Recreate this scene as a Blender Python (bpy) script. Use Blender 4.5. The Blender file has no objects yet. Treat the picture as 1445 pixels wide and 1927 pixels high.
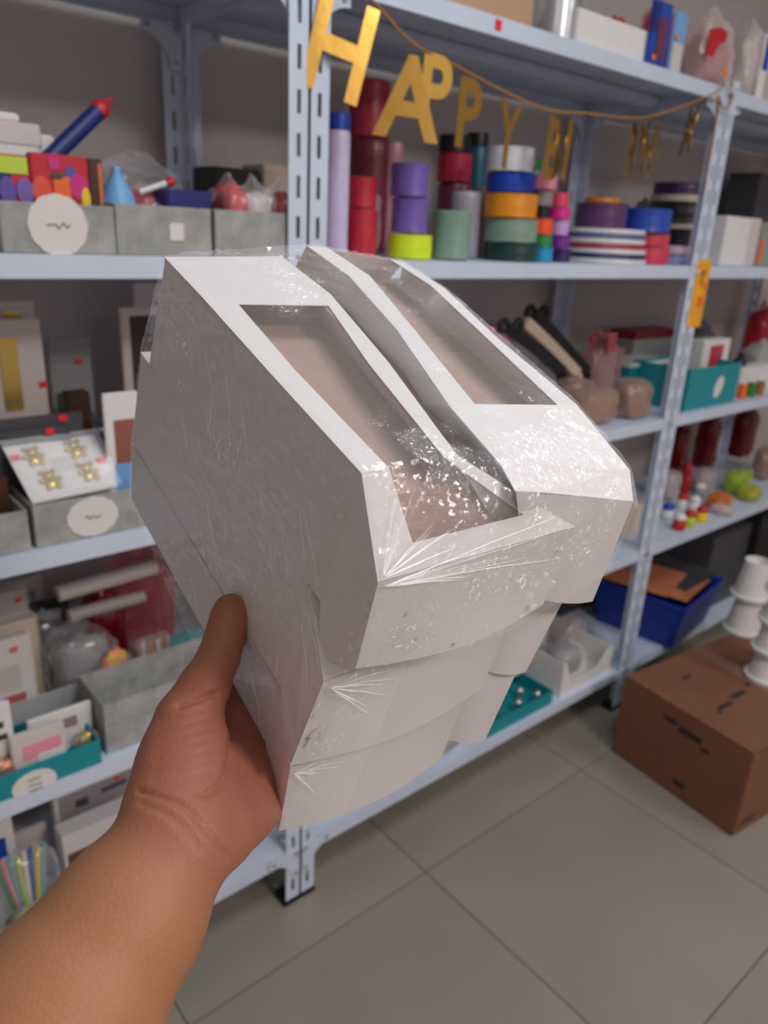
import bpy, bmesh, math, random
import numpy as np
from mathutils import Vector, Matrix, noise, Quaternion
random.seed(7)
S = bpy.context.scene
COL = S.collection
R = math.radians

# ------------------------------------------------------------------ camera
F, CX, CY = 1430.0, 722.5, 963.5
CAMZ = 1.57
RW = np.array([[0.76680048, -0.18896538, 0.61344039],
               [-0.64011345, -0.29608048, 0.70893661],
               [0.04766325, -0.93628438, -0.34799394]])      # camera (right, down, forward) -> world
CAMP = np.array([0, 0, CAMZ])
cam_d = bpy.data.cameras.new('camera')
cam = bpy.data.objects.new('camera', cam_d); COL.objects.link(cam)
cam_d.sensor_fit = 'VERTICAL'; cam_d.sensor_height = 24.0; cam_d.sensor_width = 18.0
cam_d.lens = 24.0 * F / 1927.0
rt, up, bk = RW[:, 0], -RW[:, 1], -RW[:, 2]
cam.matrix_world = Matrix(((rt[0], up[0], bk[0], 0), (rt[1], up[1], bk[1], 0), (rt[2], up[2], bk[2], CAMZ), (0, 0, 0, 1)))
cam_d.clip_start = 0.02
cam_d.dof.use_dof = True
cam_d.dof.focus_distance = 0.385
cam_d.dof.aperture_fstop = 17.8 / 2.9
S.camera = cam

# ------------------------------------------------------------------ world, light, exposure
W = bpy.data.worlds.new('room_air'); S.world = W; W.use_nodes = True
W.node_tree.nodes['Background'].inputs[0].default_value = (0.75, 0.8, 0.9, 1)
W.node_tree.nodes['Background'].inputs[1].default_value = 0.10
S.view_settings.view_transform = 'Standard'
S.view_settings.look = 'None'
S.view_settings.gamma = 1.0
S.view_settings.use_curve_mapping = False
S.view_settings.exposure = 0.08
S.cycles.max_bounces = 7; S.cycles.diffuse_bounces = 4; S.cycles.glossy_bounces = 3; S.cycles.transmission_bounces = 4; S.cycles.transparent_max_bounces = 12
S.cycles.use_adaptive_sampling = True; S.cycles.adaptive_threshold = 0.03
S.cycles.caustics_reflective = False; S.cycles.caustics_refractive = False
CEIL = 2.95

def ceiling_lamp(loc, sx, sy, watt, col=(0.93, 0.97, 1.0), rz=0):
    l = bpy.data.lights.new('lamp_light', 'AREA'); l.shape = 'RECTANGLE'; l.size = sx; l.size_y = sy
    l.energy = watt; l.color = col
    o = bpy.data.objects.new('lamp_light', l); COL.objects.link(o); o.location = loc; o.rotation_euler = (0, 0, rz)
    return o
LAMPS = [((0.75, 0.15), 14, (0.86, 0.95, 1.0)), ((2.6, -0.1), 6, (0.92, 0.97, 1.0)), ((2.7, -1.5), 16, (0.95, 0.97, 1.0)), ((1.0, -1.8), 46, (1.0, 0.93, 0.92)), ((-1.0, -1.2), 8, (1.0, 0.95, 0.93))]  # last entry is a fill lamp added to brighten the left face and thumb
for (lx, ly), watt, lcol in LAMPS: ceiling_lamp((lx, ly, CEIL - .035), .58, .58, watt, lcol)

# ------------------------------------------------------------------ pixel helpers (photo frame 1445 x 1927)
def ray(px, py): return RW @ np.array([(px - CX) / F, (py - CY) / F, 1.0])
def FW(px, py, d): return Vector(CAMP + ray(px, py) * d)
def onY(px, py, y):
    d = ray(px, py); return Vector(CAMP + d * (y / d[1]))
def onZ(px, py, z):
    d = ray(px, py); return Vector(CAMP + d * ((z - CAMZ) / d[2]))

# ------------------------------------------------------------------ materials
MATS = {}
def mat(name, col, rough=.55, metal=0., var=0., vscale=8., bump=0., bscale=60., spec=.5, col2=None, trans=0., coat=0., alpha=None, sss=0.):
    if name in MATS: return MATS[name]
    m = bpy.data.materials.new(name); m.use_nodes = True
    nt = m.node_tree; b = nt.nodes['Principled BSDF']
    c = tuple(((v / 255) / 12.92 if v / 255 < .04045 else ((v / 255 + .055) / 1.055) ** 2.4) for v in col)
    b.inputs['Base Color'].default_value = (*c, 1)
    b.inputs['Roughness'].default_value = rough; b.inputs['Metallic'].default_value = metal
    b.inputs['Specular IOR Level'].default_value = spec
    b.inputs['Transmission Weight'].default_value = trans
    b.inputs['Coat Weight'].default_value = coat
    if alpha is not None: b.inputs['Alpha'].default_value = alpha
    if sss:
        b.inputs['Subsurface Weight'].default_value = sss
        b.inputs['Subsurface Radius'].default_value = (1, .35, .2); b.inputs['Subsurface Scale'].default_value = .006
    tc = nt.nodes.new('ShaderNodeTexCoord')
    if var or col2:
        n = nt.nodes.new('ShaderNodeTexNoise'); n.inputs['Scale'].default_value = vscale; n.inputs['Detail'].default_value = 4
        nt.links.new(tc.outputs['Object'], n.inputs['Vector'])
        r = nt.nodes.new('ShaderNodeValToRGB')
        if col2:
            k = tuple(((v / 255) / 12.92 if v / 255 < .04045 else ((v / 255 + .055) / 1.055) ** 2.4) for v in col2)
            a_, b_ = c, k
        else:
            a_ = tuple(v * (1 - var) for v in c); b_ = tuple(min(1, v * (1 + var)) for v in c)
        r.color_ramp.elements[0].color = (*a_, 1); r.color_ramp.elements[1].color = (*b_, 1)
        r.color_ramp.elements[0].position = .35; r.color_ramp.elements[1].position = .65
        nt.links.new(n.outputs['Fac'], r.inputs['Fac']); nt.links.new(r.outputs['Color'], b.inputs['Base Color'])
    if bump:
        n2 = nt.nodes.new('ShaderNodeTexNoise'); n2.inputs['Scale'].default_value = bscale; n2.inputs['Detail'].default_value = 5
        nt.links.new(tc.outputs['Object'], n2.inputs['Vector'])
        bp = nt.nodes.new('ShaderNodeBump'); bp.inputs['Strength'].default_value = bump; bp.inputs['Distance'].default_value = .004
        nt.links.new(n2.outputs['Fac'], bp.inputs['Height']); nt.links.new(bp.outputs['Normal'], b.inputs['Normal'])
    MATS[name] = m
    return m

def clear_mat(name, tint=(235, 235, 235), haze=.12, gloss=.25, rough=.12, bump=.6, bscale=40., stretch=(1, 1, 1), mask=None, bdist=.0025):
    """thin clear plastic: mostly see-through, glossy by Fresnel, a little milky"""
    if name in MATS: return MATS[name]
    m = bpy.data.materials.new(name); m.use_nodes = True; nt = m.node_tree; nt.nodes.clear()
    N = nt.nodes.new; L = nt.links.new
    out = N('ShaderNodeOutputMaterial'); tr = N('ShaderNodeBsdfTransparent'); df = N('ShaderNodeBsdfDiffuse'); gl = N('ShaderNodeBsdfGlossy')
    c = tuple((v / 255) ** 2.2 for v in tint)
    df.inputs['Color'].default_value = (*c, 1); tr.inputs['Color'].default_value = (*(min(1, .93 + .09 * v) for v in c), 1)
    gl.inputs['Color'].default_value = (1, 1, 1, 1); gl.inputs['Roughness'].default_value = rough
    tl = N('ShaderNodeBsdfTranslucent'); tl.inputs['Color'].default_value = (*c, 1)
    hz = N('ShaderNodeMixShader'); hz.inputs[0].default_value = .4; L(df.outputs[0], hz.inputs[1]); L(tl.outputs[0], hz.inputs[2])
    m1 = N('ShaderNodeMixShader'); m1.inputs[0].default_value = haze
    L(tr.outputs[0], m1.inputs[1]); L(hz.outputs[0], m1.inputs[2])
    tc = N('ShaderNodeTexCoord'); mp = N('ShaderNodeMapping'); mp.inputs['Scale'].default_value = stretch
    L(tc.outputs['Object'], mp.inputs['Vector'])
    n = N('ShaderNodeTexNoise'); n.inputs['Scale'].default_value = bscale; n.inputs['Detail'].default_value = 3; n.inputs['Roughness'].default_value = .6
    L(mp.outputs[0], n.inputs['Vector'])
    bp = N('ShaderNodeBump'); bp.inputs['Strength'].default_value = bump; bp.inputs['Distance'].default_value = bdist
    L(n.outputs['Fac'], bp.inputs['Height'])
    if mask:
        at_ = N('ShaderNodeAttribute'); at_.attribute_name = mask
        mr = N('ShaderNodeMapRange'); mr.inputs[3].default_value = bump * .05; mr.inputs[4].default_value = bump
        L(at_.outputs['Fac'], mr.inputs[0]); L(mr.outputs[0], bp.inputs['Strength'])
        h2 = N('ShaderNodeMapRange'); h2.inputs[3].default_value = haze; h2.inputs[4].default_value = min(.5, haze + .10)
        L(at_.outputs['Fac'], h2.inputs[0]); L(h2.outputs[0], m1.inputs[0])
        ns = N('ShaderNodeTexNoise'); ns.inputs['Scale'].default_value = bscale * 1.05; ns.inputs['Detail'].default_value = 1.5; L(mp.outputs[0], ns.inputs['Vector'])
        sp = N('ShaderNodeMapRange'); sp.inputs[1].default_value = .60; sp.inputs[2].default_value = .69; L(ns.outputs['Fac'], sp.inputs[0])
        sm = N('ShaderNodeMath'); sm.operation = 'MULTIPLY'; L(sp.outputs[0], sm.inputs[0]); L(at_.outputs['Fac'], sm.inputs[1])
        g2 = N('ShaderNodeMath'); g2.operation = 'MULTIPLY_ADD'; g2.inputs[1].default_value = .8; L(sm.outputs[0], g2.inputs[0])
    L(bp.outputs[0], gl.inputs['Normal'])
    fr = N('ShaderNodeFresnel'); fr.inputs['IOR'].default_value = 1.45
    mu = N('ShaderNodeMath'); mu.operation = 'MINIMUM'; mu.inputs[1].default_value = gloss
    m3 = N('ShaderNodeMath'); m3.operation = 'MULTIPLY'; m3.inputs[1].default_value = 1.1; L(fr.outputs[0], m3.inputs[0])
    L(m3.outputs[0], mu.inputs[0])
    fac = mu.outputs[0]
    if mask: L(fac, g2.inputs[2]); fac = g2.outputs[0]
    m2 = N('ShaderNodeMixShader'); L(fac, m2.inputs[0]); L(m1.outputs[0], m2.inputs[1])
    ad = N('ShaderNodeAddShader'); L(m1.outputs[0], ad.inputs[0]); L(gl.outputs[0], ad.inputs[1]); L(ad.outputs[0], m2.inputs[2])
    L(m2.outputs[0], out.inputs[0])
    MATS[name] = m
    return m

M_STEEL = mat('shelf_enamel', (206, 216, 234), .42, var=.04, vscale=6, bump=.03, bscale=200)
M_ZINC = mat('bolt_zinc', (190, 190, 192), .3, .9)
M_RUBBER = mat('black_rubber', (22, 22, 24), .6)
M_FELT = mat('grey_felt', (150, 150, 146), .9, col2=(176, 176, 172), vscale=26, bump=.3, bscale=300)
M_TEAL = mat('teal_card', (24, 142, 152), .5, var=.05)
M_TAG = mat('tag_paper', (226, 220, 214), .8)
M_INK = mat('pencil_ink', (105, 100, 105), .8)
M_WHITE = mat('white_card', (232, 228, 225), .55, var=.02)
M_BOARD = mat('box_board', (218, 213, 212), .5, bump=.03, bscale=250)
M_LINER = mat('box_liner', (164, 136, 122), .6, var=.05, vscale=12)
M_KRAFT = mat('kraft_board', (124, 80, 57), .75, var=.08, vscale=5, bump=.05)
M_TAPE = mat('packing_tape', (132, 94, 72), .3, spec=.6)
M_PRINT = mat('box_print', (48, 40, 38), .8)
M_GOLD = mat('gold_foil', (214, 172, 84), .26, .95, bump=.2, bscale=18)
M_CORD = mat('gold_cord', (176, 120, 40), .5)
M_RED = mat('price_red', (238, 38, 34), .5)
M_ORANGE = mat('price_orange', (246, 128, 24), .5)
M_BLACK = mat('black_stuff', (26, 25, 27), .5)
M_CLEAR = clear_mat('clear_bag', haze=.16, gloss=.4, rough=.15, bump=.7, bscale=28)
M_PANE = clear_mat('window_pane', (225, 215, 210), haze=.10, gloss=.12, rough=.08, bump=.05, bscale=10)

# ------------------------------------------------------------------ mesh helpers
WLOC = {}
def link(name, me, m, parent=None, smooth=False, auto=None):
    """one mesh object; vertices arrive in world space and are re-based on the object's own origin"""
    n = len(me.vertices); co = np.empty(n * 3); me.vertices.foreach_get('co', co); co = co.reshape(-1, 3)
    lo, hi = co.min(0), co.max(0)
    base = np.array([(lo[0] + hi[0]) / 2, (lo[1] + hi[1]) / 2, lo[2]])
    me.vertices.foreach_set('co', (co - base).ravel())
    me.update()
    if m is not None and not len(me.materials): me.materials.append(m)
    if smooth: me.polygons.foreach_set('use_smooth', [True] * len(me.polygons))
    if auto: me.set_sharp_from_angle(angle=R(auto)) if smooth else None
    o = bpy.data.objects.new(name, me); COL.objects.link(o)
    if parent is not None:
        o.parent = parent; o.location = Vector(base) - WLOC[parent.name]
    else: o.location = Vector(base)
    WLOC[o.name] = Vector(base)
    return o
def empty(name, loc):
    o = bpy.data.objects.new(name, None); COL.objects.link(o); o.location = loc; o.empty_display_size = .05
    WLOC[o.name] = Vector(loc); return o
LABELS = set()
def tag(o, label, cat, group=None):
    o['label'] = label; o['category'] = cat
    if group: o['group'] = group
    return o
def struct(o): o['kind'] = 'structure'; return o

class MB:
    def __init__(s): s.v = []; s.f = []
    def add(s, vs, fs):
        k = len(s.v); s.v += [tuple(v) for v in vs]; s.f += [tuple(i + k for i in f) for f in fs]; return s
    def box(s, x0, x1, y0, y1, z0, z1):
        return s.add([(x0, y0, z0), (x1, y0, z0), (x1, y1, z0), (x0, y1, z0), (x0, y0, z1), (x1, y0, z1), (x1, y1, z1), (x0, y1, z1)],
                     [(0, 3, 2, 1), (4, 5, 6, 7), (0, 1, 5, 4), (1, 2, 6, 5), (2, 3, 7, 6), (3, 0, 4, 7)])
    def hexa(s, P):  # 8 points: bottom 4 ccw, top 4 ccw
        return s.add(P, [(0, 3, 2, 1), (4, 5, 6, 7), (0, 1, 5, 4), (1, 2, 6, 5), (2, 3, 7, 6), (3, 0, 4, 7)])
    def prism(s, pts, d):  # planar polygon (3D points) thickened along vector d
        n = len(pts); d = Vector(d); a = [Vector(p) for p in pts]
        return s.add(a + [p + d for p in a], [tuple(range(n - 1, -1, -1)), tuple(range(n, 2 * n))] + [(i, (i + 1) % n, n + (i + 1) % n, n + i) for i in range(n)])
    def lathe(s, c, prof, seg=28, axis=None):  # prof: (r, h) list
        c = Vector(c); q = Vector((0, 0, 1)).rotation_difference(Vector(axis)) if axis is not None else Quaternion()
        vs = []; fs = []
        for r, h in prof:
            for i in range(seg):
                a = 2 * math.pi * i / seg; vs.append(c + q @ Vector((r * math.cos(a), r * math.sin(a), h)))
        for j in range(len(prof) - 1):
            for i in range(seg):
                k = (i + 1) % seg; fs.append((j * seg + i, j * seg + k, (j + 1) * seg + k, (j + 1) * seg + i))
        fs.append(tuple(range(seg - 1, -1, -1))); fs.append(tuple((len(prof) - 1) * seg + i for i in range(seg)))
        return s.add(vs, fs)
    def tube(s, pts, r, seg=8):
        pts = [Vector(p) for p in pts]; n = len(pts); vs = []; fs = []
        rr = r if isinstance(r, (list, tuple)) else [r] * n
        ref = None
        for i, p in enumerate(pts):
            t = (pts[min(i + 1, n - 1)] - pts[max(i - 1, 0)]).normalized()
            if ref is None: ref = t.orthogonal().normalized()
            ref = (ref - t * ref.dot(t)).normalized(); b = t.cross(ref)
            for k in range(seg):
                a = 2 * math.pi * k / seg; vs.append(p + (ref * math.cos(a) + b * math.sin(a)) * rr[i])
        for i in range(n - 1):
            for k in range(seg):
                l = (k + 1) % seg; fs.append((i * seg + k, i * seg + l, (i + 1) * seg + l, (i + 1) * seg + k))
        fs.append(tuple(range(seg - 1, -1, -1))); fs.append(tuple((n - 1) * seg + k for k in range(seg)))
        return s.add(vs, fs)
    def rot(s, c, axis, ang):
        c = Vector(c); m = Matrix.Rotation(ang, 3, axis)
        s.v = [tuple(c + m @ (Vector(v) - c)) for v in s.v]; return s
    def mesh(s, name):
        me = bpy.data.meshes.new(name); me.from_pydata(s.v, [], s.f); me.update(); return me
    def build(s, name, m, parent=None, smooth=False, auto=None, bevel=0, seg=2):
        me = s.mesh(name)
        if bevel:
            bm = bmesh.new(); bm.from_mesh(me)
            bmesh.ops.bevel(bm, geom=bm.edges[:], offset=bevel, segments=seg, affect='EDGES', clamp_overlap=True)
            bm.to_mesh(me); bm.free()
        return link(name, me, m, parent, smooth, auto)

def cat_rom(pts, n=8):
    P = [Vector(p) for p in pts]; out = []
    for i in range(len(P) - 1):
        p0, p1, p2, p3 = P[max(i - 1, 0)], P[i], P[i + 1], P[min(i + 2, len(P) - 1)]
        for k in range(n):
            t = k / n
            out.append(.5 * ((2 * p1) + (p2 - p0) * t + (2 * p0 - 5 * p1 + 4 * p2 - p3) * t * t + (3 * p1 - p0 - 3 * p2 + p3) * t ** 3))
    out.append(P[-1]); return out

# ------------------------------------------------------------------ the room
YF, YB, YW = 1.19, 1.66, 1.71
X0R, X1R, Y0R = -2.2, 4.6, -2.6
struct(MB().box(X0R, X1R, Y0R, YW, -.12, -.008).build('floor', mat('grout', (104, 98, 86), .8)))
FLOOR = bpy.data.objects['floor']
M_TILE = mat('floor_tile', (142, 135, 122), .25, col2=(150, 143, 130), vscale=2.0, bump=.015, bscale=90, spec=.5)
T = .67; tile_me = None
for i in range(-5, 6):
    for j in range(-5, 2):
        x = 1.126 + T * i; y = 1.062 + T * j
        a0, a1 = max(x, X0R), min(x + T, X1R); b0, b1 = max(y, Y0R), min(y + T, YW)
        if a1 - a0 < .02 or b1 - b0 < .02: continue
        MB().box(a0 + .0015, a1 - .0015, b0 + .0015, b1 - .0015, -.010, 0).build('tile', M_TILE, FLOOR)
M_WALL = mat('wall_paint', (200, 191, 187), .85, var=.03, vscale=1.5)
M_WALL2 = mat('wall_paint_warm', (206, 195, 192), .85)
struct(MB().box(X0R, X1R, YW, YW + .1, -.12, CEIL).build('wall_back', M_WALL))
struct(MB().box(X0R, X1R, Y0R - .1, Y0R, -.12, CEIL).build('wall_front', M_WALL2))
struct(MB().box(X0R - .1, X0R, Y0R - .1, YW + .1, -.12, CEIL).build('wall_left', M_WALL2))
struct(MB().box(X1R, X1R + .1, Y0R - .1, YW + .1, -.12, CEIL).build('wall_right', M_WALL2))
struct(MB().box(X0R - .1, X1R + .1, Y0R - .1, YW + .1, CEIL, CEIL + .1).build('ceiling', mat('ceiling_paint', (225, 225, 224), .9)))
for i, (x, y) in enumerate([l[0] for l in LAMPS]):
    e = empty('ceiling_lamp', (x, y, CEIL - .08))
    for s in (-1, 1):
        MB().box(x + s * .31 - .02, x + s * .31 + .02, y - .33, y + .33, CEIL - .045, CEIL - .001).build('frame_side', M_WHITE, e, bevel=.003)
        MB().box(x - .29, x + .29, y + s * .31 - .02, y + s * .31 + .02, CEIL - .045, CEIL - .001).build('frame_side', M_WHITE, e, bevel=.003)
    MB().box(x - .29, x + .29, y - .29, y + .29, CEIL - .025, CEIL - .001).build('backing', M_WHITE, e)
    tag(e, ('square white ceiling panel lamp above the wrapped boxes', 'white ceiling lamp above the cardboard box', 'white ceiling lamp at the right far side of the aisle', 'warm white ceiling lamp behind the photographer', 'added fill lamp on the ceiling at the left of the photographer')[i], 'lamp', 'ceiling lamps')

# ------------------------------------------------------------------ shelving units
ZLIP = [.134, .586, 1.031, 1.480, 1.936]; LIP = .034
ZT = [z + LIP for z in ZLIP]                     # top surfaces of the five shelves
def flange(mb, o, du, z0, z1, w=.040, th=.002, dn=(0, 1, 0)):
    """slotted strip: origin o, across du, up z; real slots"""
    o = Vector(o); du = Vector(du); dn = Vector(dn) * th
    us = [0, w / 2 - .004, w / 2 + .004, w]
    zs = [z0]; z = z0 + .03
    while z + .036 < z1: zs += [z, z + .036]; z += .0655
    zs.append(z1)
    for r in range(len(zs) - 1):
        for c in range(3):
            if c == 1 and r % 2 == 1: continue
            p = [o + du * us[c] + Vector((0, 0, zs[r])), o + du * us[c + 1] + Vector((0, 0, zs[r])), o + du * us[c + 1] + Vector((0, 0, zs[r + 1])), o + du * us[c] + Vector((0, 0, zs[r + 1]))]
            mb.prism(p, dn)
def post(parent, x, y, sx, sy, ztop):
    mb = MB(); flange(mb, (x, y, 0), (sx, 0, 0), .012, ztop, dn=(0, sy, 0)); flange(mb, (x, y, 0), (0, sy, 0), .012, ztop, dn=(sx, 0, 0))
    p = mb.build('post', M_STEEL, parent)
    MB().box(min(x, x + sx * .044) - .001, max(x, x + sx * .044) + .001, min(y, y + sy * .044) - .001, max(y, y + sy * .044) + .001, 0, .02).build('foot_cap', M_RUBBER, p, bevel=.002)
    return p
def shelf(parent, x0, x1, zl):
    mb = MB(); y0, y1 = YF + .003, YB - .003; zt = zl + LIP
    mb.box(x0, x1, y0, y1, zt - .0015, zt)
    mb.box(x0, x1, y0, y0 + .0015, zl, zt - .0016); mb.box(x0, x1, y1 - .0015, y1, zl, zt - .0016)
    mb.box(x0, x0 + .0015, y0 + .002, y1 - .002, zl, zt - .0016); mb.box(x1 - .0015, x1, y0 + .002, y1 - .002, zl, zt - .0016)
    mb.box(x0 + .002, x1 - .002, y0 + .002, y0 + .018, zl, zl + .0015); mb.box(x0 + .002, x1 - .002, y1 - .018, y1 - .002, zl, zl + .0015)
    s = mb.build('shelf', M_STEEL, parent)
    ym = (y0 + y1) / 2
    MB().box(x0 + .003, x1 - .003, ym - .03, ym + .03, zl + .006, zt - .002).build('stiffener', M_STEEL, s, bevel=.006)
    return s
def gusset(parent, x, y, z, sx, th=.0018, a=.085):
    pts = [(x, y, z), (x + sx * a, y, z), (x + sx * a, y, z - .022)]
    for i in range(9):
        t = i / 8 * math.pi / 2; cx_, cz_ = x + sx * a, z - a
        pts.append((cx_ - sx * (a - .022) * math.sin(t), y, cz_ + (a - .022) * math.cos(t)))
    pts += [(x, y, z - a)]
    g = MB().prism(pts, (0, th, 0)).build('gusset', M_STEEL, parent)
    for dx, dz in ((.011, -.011), (a - .014, -.011), (.011, -a + .014)):
        MB().lathe((x + sx * dx, y, z + dz), [(.0055, 0), (.0055, .002), (.003, .004)], 10, axis=(0, -1, 0)).build('bolt', M_ZINC, g)
def unit(x0, x1, label, ztop):
    e = empty('shelving_unit', ((x0 + x1) / 2, (YF + YB) / 2, 0))
    for x, sx in ((x0, 1), (x1, -1)):
        post(e, x, YF, sx, 1, ztop); post(e, x, YB, sx, -1, ztop)
    for z in ZLIP: shelf(e, x0 + .003, x1 - .003, z)
    for z in (ZLIP[0] + LIP, ZLIP[4] + .004):
        for x, sx in ((x0 + .003, 1), (x1 - .003, -1)):
            gusset(e, x, YF + .0105 if z > 1 else YF - .0022, z, sx); gusset(e, x, YB - .0105, z, sx)
    for z in ZLIP:
        for x, sx in ((x0, 1), (x1, -1)):
            MB().lathe((x + sx * .0075, YF, z + .017), [(.006, 0), (.006, .002), (.0035, .004)], 12, axis=(0, -1, 0)).build('bolt', M_ZINC, e)
    # side rails at the top shelf
    return tag(e, label, 'shelf', 'slotted-angle shelving units along the wall')
unit(-.56, .817, 'white slotted steel shelving unit at the left, holding grey felt bins', 1.99)
unit(.819, 2.188, 'white slotted steel shelving unit in the middle, holding ribbon spools under the gold banner', 1.99)
unit(2.190, 3.56, 'white slotted steel shelving unit at the right edge, behind the cardboard box', 1.99)

# ------------------------------------------------------------------ item builders
def rect(x0, x1, yt, Y, ym=None, yb=None):
    ym = ym or (yt + 40)
    a, b = onY(x0, ym, Y), onY(x1, ym, Y); t = onY((x0 + x1) / 2, yt, Y)
    return a.x, b.x, t.z
def scribble(parent, c, w, seed, m=None, facing=(0, -1, 0), up=(0, 0, 1)):
    rnd = random.Random(seed); f = Vector(facing); upv = Vector(up); ri = f.cross(upv) * -1
    ri = upv.cross(f) * 1
    pts = []
    for i in range(11):
        t = i / 10 - .5
        pts.append(Vector(c) + ri * (t * w) + upv * (rnd.uniform(-.5, .5) * w * .30 if i % 2 else rnd.uniform(-.1, .2) * w * .3) + f * .0009)
    return MB().tube(cat_rom(pts, 4), .0007, 5).build('handwriting', m or M_INK, parent)
def scallop_tag(parent, c, r, seed, n=12, sq=1.0, lines=1):
    """scalloped paper plaque facing the aisle, glued to a bin front"""
    c = Vector(c); pts = []
    for i in range(n * 6):
        a = 2 * math.pi * i / (n * 6); rr = r * (1 + .035 * abs(math.cos(n * a / 2)))
        pts.append(c + Vector((rr * sq * math.sin(a), 0, rr * math.cos(a))))
    t = MB().prism(pts, (0, -.0015, 0)).build('label_tag', M_TAG, parent)
    t['label'] = 'white scalloped paper tag with faint handwriting'
    for k in range(lines): scribble(t, c + Vector((0, -.0016, (lines - 1) * .006 - k * .012)), r * .8, seed + k)
    return t
def open_bin(name, label, x0, x1, y0, y1, z0, z1, m, group=None, cat='bin', th=.004, low=0):
    e = empty(name, ((x0 + x1) / 2, (y0 + y1) / 2, z0))
    MB().box(x0, x1, y0, y0 + th, z0, z1 - low).build('front_panel', m, e, bevel=.0012)
    MB().box(x0, x1, y1 - th, y1, z0, z1).build('back_panel', m, e, bevel=.0012)
    MB().box(x0, x0 + th, y0 + th, y1 - th, z0, z1).build('side_panel', m, e, bevel=.0012)
    MB().box(x1 - th, x1, y0 + th, y1 - th, z0, z1).build('side_panel', m, e, bevel=.0012)
    MB().box(x0 + th, x1 - th, y0 + th, y1 - th, z0, z0 + th).build('base_panel', m, e)
    return tag(e, label, cat, group)
def carton(name, label, x0, x1, y0, y1, z0, z1, m, cat='box', group=None, rz=0, lid=None):
    c = ((x0 + x1) / 2, (y0 + y1) / 2, z0)
    e = empty(name, c)
    MB().box(x0, x1, y0, y1, z0, z1).rot(c, 'Z', rz).build('body', m, e, bevel=.0025)
    if lid: MB().box(x0 - .002, x1 + .002, y0 - .002, y1 + .002, z1 - lid[1], z1 + .001).rot(c, 'Z', rz).build('lid', lid[0], e, bevel=.0015)
    return tag(e, label, cat, group)
def spool(label, cx, cy, z, r, h, m, group='ribbon spools on the middle shelf', waist=0, core=True):
    e = empty('ribbon_spool', (cx, cy, z))
    pr = [(r * .28, .001), (r * .92, .001), (r, h * .04)]
    for i in range(1, 8):
        t = i / 8; pr.append((r * (1 - waist * math.sin(math.pi * t) + .006 * math.sin(t * 40)), h * (.04 + .92 * t)))
    pr += [(r, h * .96), (r * .92, h - .0008), (r * .28, h - .0008)]
    MB().lathe((cx, cy, z), pr, 32).build('wound_ribbon', m, e, smooth=True, auto=40)
    MB().lathe((cx, cy, z), [(r * .27, 0), (r * .27, h), (r * .2, h), (r * .2, h * .6)], 20).build('core', M_WHITE, e)
    return tag(e, label, 'ribbon', group)
def bag_mesh(c, sx, sy, sz, seed, rough=.12, neck=True, sub=4):
    bm = bmesh.new(); bmesh.ops.create_icosphere(bm, subdivisions=sub, radius=1)
    o = Vector((seed * 3.1, seed * 1.7, seed * .9))
    for v in bm.verts:
        p = v.co.copy(); e = .62
        q = Vector([math.copysign(abs(k) ** e, k) for k in p])
        if neck and p.z > .45:
            k = max(.24, 1 - (p.z - .45) * 1.5); q.x *= k; q.y *= k
            q.z += .25 * (p.z - .45)
        n = noise.noise(q * 2.2 + o) * rough * 1.3 + abs(noise.noise(q * 5 + o)) * rough
        q *= (1 + n)
        if q.z < -.85: q.z = -.85 - (q.z + .85) * .05
        v.co = Vector((q.x * sx, q.y * sy, (q.z + .88) * sz)) + Vector(c)
    me = bpy.data.meshes.new('bag'); bm.to_mesh(me); bm.free(); return me
def bag(name, label, c, sx, sy, sz, m, seed, cat='bag', neck=True, tie=None, inner=None, rough=.12, group=None):
    e = empty(name, c)
    link('film', bag_mesh(c, sx, sy, sz, seed, rough, neck), m, e, smooth=True)
    if inner: link('contents', bag_mesh((c[0], c[1], c[2] + .003), sx * .78, sy * .75, sz * inner[1], seed + 5, .25, False, 3), inner[0], e, smooth=True)
    if tie:
        zt = c[2] + sz * 1.75
        pts = []
        for s in (-1, 1):
            lp = [Vector((c[0], c[1], zt)) + Vector((s * a, 0, b)) for a, b in ((0, 0), (sx * .5, sz * .16), (sx * .8, sz * .05), (sx * .5, -sz * .1), (0, 0))]
            MB().tube(cat_rom(lp, 5), .006, 6).build('bow_loop', tie, e, smooth=True)
    return tag(e, label, cat, group)
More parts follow.
